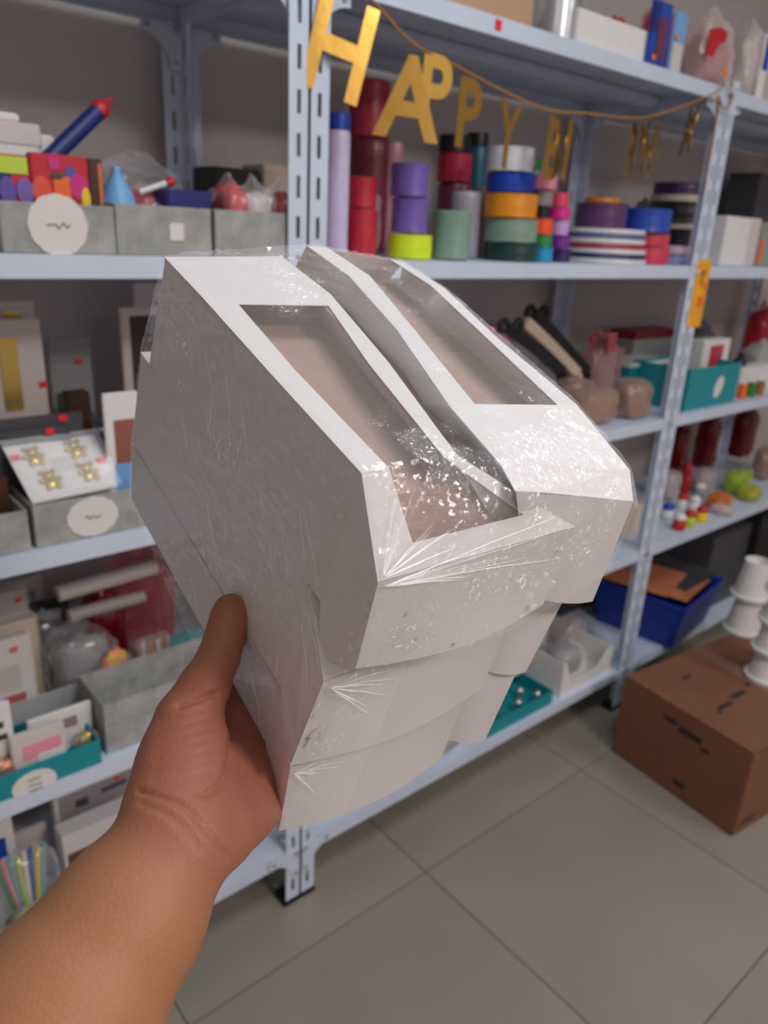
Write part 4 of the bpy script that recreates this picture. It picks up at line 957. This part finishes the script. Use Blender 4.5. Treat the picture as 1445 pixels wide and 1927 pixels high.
# toothpick pack
p = onY(290, 1240, 1.39); e = empty('stick_pack', (p.x, 1.39, zi))
for k in range(7):
    xx = p.x - .030 + k * .010; MB().lathe((xx, 1.39 + .006 * (k % 2), zi), [(.0045, 0), (.0045, .09), (.002, .098)], 8).build('stick', (C_TAN, M_WHITE, C_TAN)[k % 3], e)
MB().box(p.x - .037, p.x + .037, 1.382, 1.406, zi, zi + .104).build('film_sleeve', M_CLEAR, e, bevel=.004); tag(e, 'clear pack of brown and white sticks near the thumb', 'pack')
pack_px('favour_card', 'light teal pack with a red sticker behind the thumb', 322, 384, 1195, 1.43, zi, C_CYAN, .02, sticker=(.2, .4), group='packs in the frosted bin')
p = onY(222, 1285, 1.365); bag('sweet_bag', 'small bag with pink and yellow sweets above the felt bin', (p.x, 1.375, zi), .035, .012, .058, M_CLEAR, 117, inner=(mat('c_candy', (240, 110, 130), .5, col2=(240, 190, 70), vscale=60), .95))

# ------------------------------------------------------------------ left unit, bottom shelf
Z1 = ZT[0] + .0005
pack_px('craft_frame', 'grey boxed frame with a red sticker under the teal bin', 100, 275, 1462, 1.44, Z1, C_PALE, .03, prints=((.05, .95, .62, .94, colr('greyf', (150, 142, 144)), .001), (.05, .95, .40, .56, colr('greyf', (150, 142, 144)), .001), (.22, .36, .74, .84, C_DGREY, .0015), (.5, .8, .8, .86, C_DGREY, .0015)), sticker=(.66, .88), group='flat boxes on the bottom shelf')
pack_px('craft_frame', 'white box with a brown print, lower of the two flat boxes', 118, 262, 1546, 1.36, Z1, M_WHITE, .05, prints=((.05, .9, .45, .72, colr('brnp', (120, 84, 74)), .001), (.1, .7, .1, .3, colr('greyf', (150, 142, 144)), .001)), group='flat boxes on the bottom shelf')
pen_cols = (C_GRN, C_PINK, C_CYAN, C_LIME, M_WHITE, C_BLUE, C_YEL, C_CYAN)
p = onY(45, 1580, 1.30); e = empty('pen_bag', (p.x, 1.32, Z1 + .0))
for k in range(8):
    xx = p.x - .05 + k * .013; b0 = Vector((p.x - .02 + k * .005, 1.33, Z1 + .02)); t0 = Vector((xx, 1.33 + .004 * (k % 3), Z1 + .20))
    MB().lathe(b0, [(.004, 0), (.005, .003), (.005, (t0 - b0).length), (.002, (t0 - b0).length + .008)], 10, axis=(t0 - b0)).build('pen', pen_cols[k], e)
link('film', bag_mesh((p.x, 1.333, Z1), .062, .028, .11, 121, .08, False), M_CLEAR, e, smooth=True)
tag(e, 'clear bag of coloured pens below the teal bin', 'bag')
p = onY(40, 1660, 1.25); bag('toy_bag', 'pale yellowish bag with black spots at the left picture edge', (p.x, 1.255, Z1), .055, .04, .072, clear_mat('pale_bag', (206, 208, 170), haze=.55, gloss=.4), 123, inner=(mat('c_spots', (30, 30, 32), .6, col2=(200, 200, 180), vscale=24), .9))
a, b = onY(86, 1650, 1.28).x, onY(150, 1650, 1.28).x
open_bin('storage_bin', 'dark teal bin on the bottom shelf beside the forearm', a, b + .18, 1.21, 1.34, Z1, Z1 + .085, M_TEAL, 'storage bins on the left unit')
p = onY(105, 1605, 1.24); pack('favour_card', 'small white card sticking out of the dark teal bin', (p.x + .02, 1.235, Z1 + .006), .06, .11, .004, M_WHITE, group='packs in the teal bin')

# ------------------------------------------------------------------ middle unit, shelf behind the wrapped boxes
def slab_px(name, label, c, w, h, d, m, rx, rz, cat, prints=(), group=None): return pack(name, label, c, w, h, d, m, tiltx=rx, rz=rz, prints=prints, cat=cat, group=group)
for i, (A_, B2, wd, m_, lb) in enumerate((((965, 622), (1062, 700), .017, M_BLACK, 'black bow clip leaning left on the middle shelf'), ((992, 606), (1090, 704), .016, C_CRM, 'cream fabric strip between the black clips'), ((1014, 596), (1108, 702), .017, M_BLACK, 'second black clip leaning left on the middle shelf'), ((962, 652), (1040, 712), .012, C_PALE, 'pale fabric strip left of the black clips'))):
    Yc = 1.40 + .02 * i; p0, p1 = onY(*A_, Yc), onY(*B2, Yc); p1.z = max(p1.z, Z3 + .022)
    e = empty('fabric_clip', (p1.x, Yc, Z3))
    mb = MB(); pts = [p0.lerp(p1, k / 8) + Vector((0, 0, .004 * math.sin(math.pi * k / 8))) for k in range(9)]
    for k in range(8):
        a_, b_ = pts[k], pts[k + 1]; d = Vector((.6, 0, .8)) * wd; t_ = Vector((0, .014, 0))
        mb.hexa([a_ - d, b_ - d, b_ - d + t_, a_ - d + t_, a_ + d, b_ + d, b_ + d + t_, a_ + d + t_])
    mb.build('strip', m_, e)
    MB().box(p1.x - .02, p1.x + .02, Yc, Yc + .014, Z3, p1.z).build('clip_base', m_, e, bevel=.002)
    if m_ is M_BLACK:
        for s in (-1, 1):
            t_ = pts[0]; MB().tube(cat_rom([t_, t_ + Vector((s * .03 - .01, 0, .028)), t_ + Vector((s * .045 - .01, 0, .004)), t_], 5), .009, 8).build('bow_loop', M_BLACK, e, smooth=True)
    tag(e, lb, 'clip', 'fabric clips')
box_px('pink_box', 'pink box left of the black clips', 905, 962, 615, 1.5, .1, Z3, C_PINK)
p = onY(1130, 690, 1.46); bag('gift_bag', 'pale pink bag with a red bow on the middle shelf', (p.x, 1.47, Z3), .075, .055, .115, M_PINKBAG, 131, tie=C_RED, inner=(C_PALE, .8))
q = onY(1155, 645, 1.40); MB().box(q.x - .022, q.x + .022, 1.405, 1.409, q.z - .03, q.z + .03).build('label_card', colr('pinkred', (206, 90, 104)), bpy.data.objects['gift_bag.001'], bevel=.001)
for i, (x, y, Y, sx, sz, s) in enumerate(((1115, 740, 1.28, .085, .055, 133), (1185, 760, 1.27, .06, .062, 135), (1085, 700, 1.36, .06, .06, 137))):
    p = onY(x, y, Y); bag('brown_bag', ('wide brown translucent bag at the front of the middle shelf', 'brown translucent bag bulging towards the right post', 'brown translucent bag under the pink gift bag')[i], (p.x, Y, Z3), sx, .05, sz, M_BROWNBAG, s, neck=False, inner=(C_TAN, .8), group='brown bags')
box_px('teal_box', 'teal box behind the brown bags left of the right post', 1182, 1262, 682, 1.40, .14, Z3, M_TEAL, lid=(M_WHITE, .01))
box_px('red_box', 'dark red flat box on top of a grey carton left of the right post', 1192, 1268, 622, 1.545, .1, Z3, C_GREY, lid=(C_WINE, .03))

# ------------------------------------------------------------------ right unit
a, b = onY(1296, 720, 1.215).x, onY(1388, 720, 1.215).x; zt = onY(1340, 690, 1.215).z
e = open_bin('teal_bin', 'teal box with an oval white label right of the right post', a, b, 1.215, 1.42, Z3, zt, M_TEAL)
c = onY(1352, 728, 1.215); MB().prism([(c.x + .026 * math.sin(t) + .010 * math.cos(t), 1.215, c.z + .036 * math.cos(t)) for t in [k * math.pi / 12 for k in range(24)]], (0, -.0012, 0)).build('label_tag', M_TAG, e)
pack_px('small_box', 'white box with a red square in the teal labelled box', 1318, 1366, 640, 1.30, Z3 + .006, M_WHITE, .05, prints=((.25, .75, .52, .9, colr('sq', (190, 60, 70)), .001),), cat='box')
p = onY(1330, 640, 1.46); bag('grey_bag', 'dark grey bag behind the teal labelled box', (p.x, 1.50, Z3), .10, .06, .12, clear_mat('grey_bag', (110, 110, 116), haze=.75, gloss=.4), 141, inner=(C_DGREY, .9))
p = onY(1400, 640, 1.33); e = empty('black_bottle', (p.x, 1.33, Z3)); MB().lathe((p.x, 1.33, Z3), [(.024, 0), (.026, .004), (.026, .10), (.018, .115), (.010, .122), (.010, .14)], 20).build('body', M_BLACK, e, smooth=True, auto=40); tag(e, 'black bottle right of the red square box', 'bottle')
p = onY(1425, 640, 1.36); bag('grey_bag', 'silver grey bag at the right picture edge', (p.x + .04, 1.36, Z3), .07, .05, .085, M_MILK, 143, inner=(C_GREY, .9))
p = onY(1440, 590, 1.50); bag('red_bag', 'red bag at the right picture edge behind the silver one', (p.x + .04, 1.53, Z3), .06, .05, .145, M_REDBAG, 145, inner=(C_RED, .9))
for i, (x, m_) in enumerate(((1396, C_ORG), (1412, C_GRN), (1428, C_COPPER))):
    p = onY(x, 725, 1.24); spool(('orange', 'green', 'copper')[i] + ' small reel beside the teal labelled box', p.x, 1.235, Z3, .016, .05, m_, 'small reels on the right unit')
p = onY(1425, 700, 1.30); box_px('white_carton', 'white carton behind the small reels on the right unit', 1392, 1450, 690, 1.28, .06, Z3, M_WHITE)
# sweets shelf of the right unit
Zs = ZT[1] + .0005
tops = [(1256, 965, M_WHITE, C_BLUE, 'with a blue cap nearest the post'), (1262, 920, M_WHITE, C_NAVY, 'with a navy cap close to the post, second row'), (1278, 985, C_RED, M_WHITE, 'foremost at the shelf lip near the post'), (1284, 945, M_WHITE, C_RED, 'with a red cap in the front row'), (1296, 985, C_LIME, C_RED, 'at the lip right of the red one'),
        (1306, 950, M_WHITE, M_WHITE, 'all white in the middle of the row'), (1318, 978, C_YEL, C_RED, 'at the lip beside the lime one'), (1288, 915, C_RED, C_RED, 'tall and all red near the post'), (1316, 925, C_GREY, M_WHITE, 'at the back of the row')]
cn = {C_RED.name: 'red', C_BLUE.name: 'blue', C_NAVY.name: 'navy', M_WHITE.name: 'white', C_LIME.name: 'lime', C_YEL.name: 'yellow', C_GREY.name: 'grey'}
for i, (x, y, ma, mb_, wh) in enumerate(tops):
    q = onZ(x, y + 10, Zs); Yq = min(max(q.y, 1.228), 1.58); q = onY(x, y, Yq); h = .062 if i != 7 else .13; r_ = .022 if i != 7 else .018
    e = empty('party_figure', (q.x, Yq, Zs))
    MB().lathe((q.x, Yq, Zs), [(r_ * .9, 0), (r_ * 1.05, h * .08), (r_ * 1.0, h * .45), (r_ * .75, h * .6)], 18).build('body', ma, e, smooth=True)
    MB().lathe((q.x, Yq, Zs + h * .58), [(r_ * .7, 0), (r_ * .98, h * .08), (r_ * .95, h * .22), (r_ * .6, h * .36), (r_ * .15, h * .42)], 18).build('cap', mb_, e, smooth=True)
    tag(e, '%s party figure %s' % (cn[ma.name], wh), 'figure', 'party figures on the right unit')
for i, (x, y, Y, sx, sz, m_, inn, lb) in enumerate(((1322, 905, 1.42, .06, .05, M_MILK, C_GREY, 'grey white bag behind the party figures'), (1385, 920, 1.33, .075, .05, clear_mat('lime_bag', (176, 196, 80), haze=.6, gloss=.35), C_LIME, 'lime green bag right of the party figures'),
    (1350, 955, 1.27, .05, .032, clear_mat('amber_bag', (220, 140, 50), haze=.6, gloss=.35), C_ORG, 'amber bag at the front beside the party figures'), (1432, 905, 1.36, .06, .075, M_BROWNBAG, C_TAN, 'brown bag at the right picture edge beside the lime bag'), (1352, 990, 1.225, .035, .018, M_MILK, C_CRM, 'small cream bag at the shelf lip'), (1405, 950, 1.25, .05, .03, clear_mat('lime_bag', (176, 196, 80)), C_YEL, 'small yellow green bag at the lip by the picture edge'), (1262, 880, 1.45, .05, .06, M_MILK, C_PALE, 'pale bag behind the tall red figure'))):
    p = onY(x, y, Y); bag('sweet_bag', lb, (p.x, Y, Zs), sx, .04, sz, m_, 240 + i, neck=False, inner=(inn, .85))
for i, (x, w_) in enumerate(((1262, .10), (1318, .09), (1385, .14))):
    p = onY(x, 850, 1.60); bag('red_bag', ('dark red bag behind the party figures near the post', 'dull red bag in the middle behind the party figures', 'wide dark red bag behind the party figures at the right')[i], (p.x + .04, 1.60, Zs), w_ * .5, .045, .13, clear_mat('wine_bag', (130, 16, 28)), 150 + i, inner=(C_WINE, .9), group='dark red bags')
box_px('beige_box', 'beige box beside the right post, right of the wrapped boxes', 1165, 1204, 955, 1.30, .12, Zs, C_CRM)
# lowest shelf of the right unit: two nested blue crates with orange sheets
Z1 = ZT[0] + .0005
def crate(label, x0, x1, y0, y1, z0, z1, fl, th=.006):
    e = empty('plastic_crate', ((x0 + x1) / 2, (y0 + y1) / 2, z0)); M = mat('crate_blue', (14, 52, 150), .35, var=.08)
    mb = MB(); P = lambda sx, sy, t: Vector(((x0 + x1) / 2 + sx * ((x1 - x0) / 2 - fl * (1 - t)), (y0 + y1) / 2 + sy * ((y1 - y0) / 2 - fl * (1 - t)), z0 + (z1 - z0) * t))
    cs = [(-1, -1), (1, -1), (1, 1), (-1, 1)]
    for k in range(4):
        a, b = cs[k], cs[(k + 1) % 4]; A, B_, C_, D_ = P(*a, 0), P(*b, 0), P(*b, 1), P(*a, 1)
        n = (B_ - A).cross(D_ - A).normalized(); mb.prism([A, B_, C_, D_], -n * th)
    mb.build('wall', M, e); mb = MB().prism([P(*c, 0) for c in cs], (0, 0, th)); mb.build('base', M, e)
    rim = MB()
    for k in range(4):
        a, b = cs[k], cs[(k + 1) % 4]; pts = [P(*a, 1), P(*b, 1)]; rim.tube(pts, .008, 8)
    rim.build('rim', M, e)
    for zz_ in (.55, .75): 
        rb = MB()
        for k in range(4): rb.tube([P(*cs[k], zz_), P(*cs[(k + 1) % 4], zz_)], .004, 6)
        rb.build('rib', M, e)
    return tag(e, label, 'crate', 'blue plastic crates')
e = crate('deep blue plastic crate on the lowest shelf behind the cardboard box', 2.388, 2.768, 1.151, 1.511, Z1, Z1 + .182, .03)
e.rotation_euler.z = R(8)
carton('dark_box', 'added dark carton standing in for shade at the back behind the crate', 2.3, 2.9, 1.56, 1.645, Z1, Z1 + .30, C_DGREY)  # added to darken the back under the shelf; its grey stands for shade
for i, (z_, rz, m_, lb) in enumerate(((.192, 10, colr('peach', (206, 130, 92)), 'peach coloured card sheet lying on the blue crate'), (.198, 2, C_DGREY, 'dark card sheet on the blue crate'), (.204, 14, colr('peach2', (196, 118, 84)), 'orange card sheet topmost on the blue crate'))):
    c = (2.56 + .10 * (i == 1) - .06 * (i == 2), 1.33 + .03 * i, Z1 + z_); o = MB().box(c[0] - .13, c[0] + .13, c[1] - .16, c[1] + .16, c[2], c[2] + .004).rot(c, 'Z', R(rz)).build('card_sheet', m_, None, bevel=.0008); tag(o, lb, 'card', 'card sheets on the crate')

# ------------------------------------------------------------------ middle unit, bottom shelf
a, b = onY(1052, 1300, 1.215).x, onY(1146, 1250, 1.215).x; zt = onY(1140, 1222, 1.215).z
e = empty('magazine_bin', ((a + b) / 2, 1.29, Z1))
zf = Z1 + (zt - Z1) * .45
MB().prism([(a, 1.21, Z1), (b, 1.21, Z1), (b, 1.21, zt), (b - .035, 1.21, zt), (b - .08, 1.21, zf), (a + .05, 1.21, zf), (a + .012, 1.21, zt + .03), (a, 1.21, zt + .03)], (0, .004, 0)).build('front_panel', M_WHITE, e)
MB().box(a, a + .004, 1.214, 1.42, Z1, zt + .03).build('side_panel', M_WHITE, e); MB().box(b - .004, b, 1.214, 1.42, Z1, zt).build('side_panel', M_WHITE, e)
MB().box(a + .004, b - .004, 1.214, 1.42, Z1, Z1 + .004).build('base_panel', M_WHITE, e); MB().box(a, b, 1.42, 1.424, Z1, zt).build('back_panel', M_WHITE, e)
tag(e, 'white open-front bin with a cut-out on the bottom shelf', 'bin')
p = ((a + b) / 2, 1.31, Z1 + .006); bag('favour_bag', 'clear bag of grey pieces in the white cut-out bin', p, .07, .06, .05, M_CLEAR, 161, inner=(C_GREY, .95), neck=False)
pack('favour_card', 'white printed pack with red and blue marks behind the cut-out bin', ((a + b) / 2 + .0, 1.47, Z1), .26, .13, .05, M_WHITE, prints=((.3, .4, .6, .85, C_RED, .001), (.42, .55, .5, .75, C_BLUE, .001), (.6, .75, .2, .5, C_PALE, .001)))
carton('white_carton', 'white carton lying behind the printed pack on the bottom shelf', 1.80, 2.14, 1.53, 1.65, Z1, Z1 + .16, C_PALE)
x0_, x1_ = onY(905, 1400, 1.205).x, onY(1040, 1310, 1.205).x
e = open_bin('teal_bin', 'teal tray of shiny silver pieces on the bottom shelf', x0_, x1_, 1.205, 1.45, Z1, Z1 + .05, M_TEAL)
for i in range(12):
    px_, py_ = x0_ + .03 + (x1_ - x0_ - .06) * random.random(), 1.23 + .19 * random.random()
    o = MB().lathe((px_, py_, Z1 + .006), [(.010, 0), (.014, .01), (.013, .03), (.006, .038)], 12).build('silver_bell', mat('silver', (205, 205, 205), .25, .9), None, smooth=True, auto=50); tag(o, 'small silver bell in the teal tray', 'bell', 'silver bells in the teal tray')
pack('favour_card', 'white flat pack lying over the teal tray', ((x0_ + x1_) / 2 + .10, 1.33, Z1 + .052), .16, .006, .09, M_WHITE)
for i, (x, y) in enumerate(((865, 1425), (1040, 1215))):
    q = onZ(x, y, Z1); bag('favour_bag', ('clear folded bag at the front lip left of the teal tray', 'grey translucent bag left of the white cut-out bin')[i], (q.x, 1.26 + .12 * i, Z1), .07, .045, (.035, .075)[i], M_MILK if i else M_CLEAR, 171 + i, neck=False, inner=(C_GREY, .8))

# ------------------------------------------------------------------ floor: cardboard box with white foam pots
c0 = onZ(1377, 1576, 0); c1 = onZ(1150, 1413, 0); ang = math.atan2(c1.y - c0.y, c1.x - c0.x) - math.pi / 2
Lb = (c1 - c0).length; Wb = .70; Hb = .288
e = empty('cardboard_box', c0)
def cb(mb): return mb.rot(c0, 'Z', ang)
cb(MB().box(c0.x, c0.x + Wb, c0.y, c0.y + Lb, 0.0005, Hb - .003)).build('body', M_KRAFT, e, bevel=.004)
cb(MB().box(c0.x + .001, c0.x + Wb / 2 - .001, c0.y + .001, c0.y + Lb - .001, Hb - .0028, Hb)).build('flap', M_KRAFT, e, bevel=.001)
cb(MB().box(c0.x + Wb / 2 + .001, c0.x + Wb - .001, c0.y + .001, c0.y + Lb - .001, Hb - .0028, Hb)).build('flap', M_KRAFT, e, bevel=.001)
cb(MB().box(c0.x + Wb / 2 - .03, c0.x + Wb / 2 + .03, c0.y, c0.y + Lb, Hb, Hb + .0006)).build('tape', M_TAPE, e)
for (u, v, l, w_) in ((.10, .17, .07, .016), (.19, .185, .07, .018), (.29, .205, .05, .014), (.15, .33, .04, .012), (.08, .16, .02, .01)):
    cb(MB().box(c0.x + u, c0.x + u + l, c0.y + v, c0.y + v + w_, Hb, Hb + .0005)).build('print', M_PRINT, e)
for (v, z_, l, h_) in ((.15, .215, .075, .022), (.235, .228, .045, .016), (.17, .04, .04, .018), (.12, .20, .03, .012)):
    cb(MB().box(c0.x - .0005, c0.x + .001, c0.y + v, c0.y + v + l, z_, z_ + h_)).build('print', M_PRINT, e)
cb(MB().box(c0.x + .03, c0.x + .10, c0.y - .0005, c0.y + .001, .03, .042)).build('print', M_PRINT, e)
tag(e, 'brown cardboard box with dark print on the tiled floor', 'box')
def pots(x, y, z, n, r0, h, lb, seg=4):
    for k in range(n):
        e = empty('foam_pot', (x, y, z)); rr = r0 * (1 - .0 * k)
        MB().lathe((x, y, z), [(rr * 1.28, 0), (rr * 1.28, .006), (rr * 1.12, .010), (rr * .82, h * .9), (rr * .82, h), (rr * .7, h), (rr * .7, h * .8)], 28).build('body', M_WHITE, e, smooth=True, auto=35)
        MB().lathe((x, y, z + .0065), [(rr * 1.31, 0), (rr * 1.31, .004)], 28).build('rim', M_WHITE, e)
        tag(e, lb[k], 'pot', 'white foam pots'); z += h + .0005
pots(2.325, .785, Hb + .001, 4, .050, .10, ['bottom white foam pot at the front of the cardboard box', 'second white foam pot in the front stack on the cardboard box', 'third white foam pot in the front stack on the cardboard box', 'top white foam pot in the front stack on the cardboard box'])
pots(2.575, .985, Hb + .001, 2, .052, .135, ['lower white foam pot at the back edge of the cardboard box', 'upper white foam pot at the back edge of the cardboard box'])

# ------------------------------------------------------------------ more stock in the corners, dark fillers for shade
carton('dark_box', 'added charcoal carton standing in for shade right of the blue crate', 2.80, 3.12, 1.25, 1.54, Z1, Z1 + .33, C_DGREY)  # filler on the bare deck, charcoal in place of the shelf's shade
carton('dark_box', 'added black carton standing in for shade at the right end of the lowest shelf', 3.13, 3.46, 1.22, 1.54, Z1, Z1 + .36, M_BLACK)  # second added filler, black where the deck lies in shade
pack('favour_card', 'pale grey folded pack above the crate at the right', (2.70, 1.515, Z1), .22, .30, .03, colr('fold', (140, 146, 148)), tiltx=R(-3))
for i, (x, yt, Y, m_, lb) in enumerate(((88, 1132, 1.60, C_DGREY, 'dark grey pack at the back left of the white paper roll'), (40, 1092, 1.62, C_PALE, 'pale pack highest at the back above the teal bin'), (140, 1180, 1.58, C_PALE, 'pale pack behind the crumpled clear bag'))):
    a, b, zt = rect(x - 45, x + 45, yt, Y, yt + 40); pack('favour_card', lb, ((a + b) / 2, Y, Z2 + .005), b - a, zt - Z2 - .005, .012, m_, group='packs in the frosted bin', prints=((.15, .8, .55, .85, C_GREY, .001),))
for i, (x0_, x1_, yt, Y, m_, lb, pr) in enumerate(((-60, 30, 1545, 1.40, M_WHITE, 'white pack behind the bag of pens', ((.3, .8, .6, .8, C_BLUE, .001),)), (28, 95, 1560, 1.46, C_PALE, 'pale pack right behind the pens', ()), (-70, 20, 1500, 1.52, C_GREY, 'grey pack at the back above the pens', ()))):
    pack_px('favour_card', lb, x0_, x1_, yt, Y, Z1, m_, .015, prints=pr, group='packs on the bottom shelf')
for i, (x0_, x1_, yt, Y, m_, lb) in enumerate(((-110, 20, 905, 1.26, C_BRN, 'dark brown pack standing in the left felt bin'), (-100, 34, 880, 1.32, C_DGREY, 'dark grey pack behind the brown one in the left felt bin'))):
    a, b, zt = rect(x0_, x1_, yt, Y, yt + 40); pack('flat_pack', lb, ((a + b) / 2, Y, Z3 + .006), b - a, zt - Z3 - .006, .012, m_, group='flat packs in the bin')
p = onY(150, 720, 1.47); bag('favour_bag', 'dark translucent bag beside the pale sticker card', (p.x, 1.47, Z3 + .006), .045, .03, .075, MATS['dark_bag'], 191)
p = onY(95, 1235, 1.50); bag('favour_bag', 'grey crumpled bag behind the white packs above the teal bin', (p.x, 1.52, Z2 + .005), .04, .04, .085, M_CLEAR, 193, inner=(C_DGREY, .8))
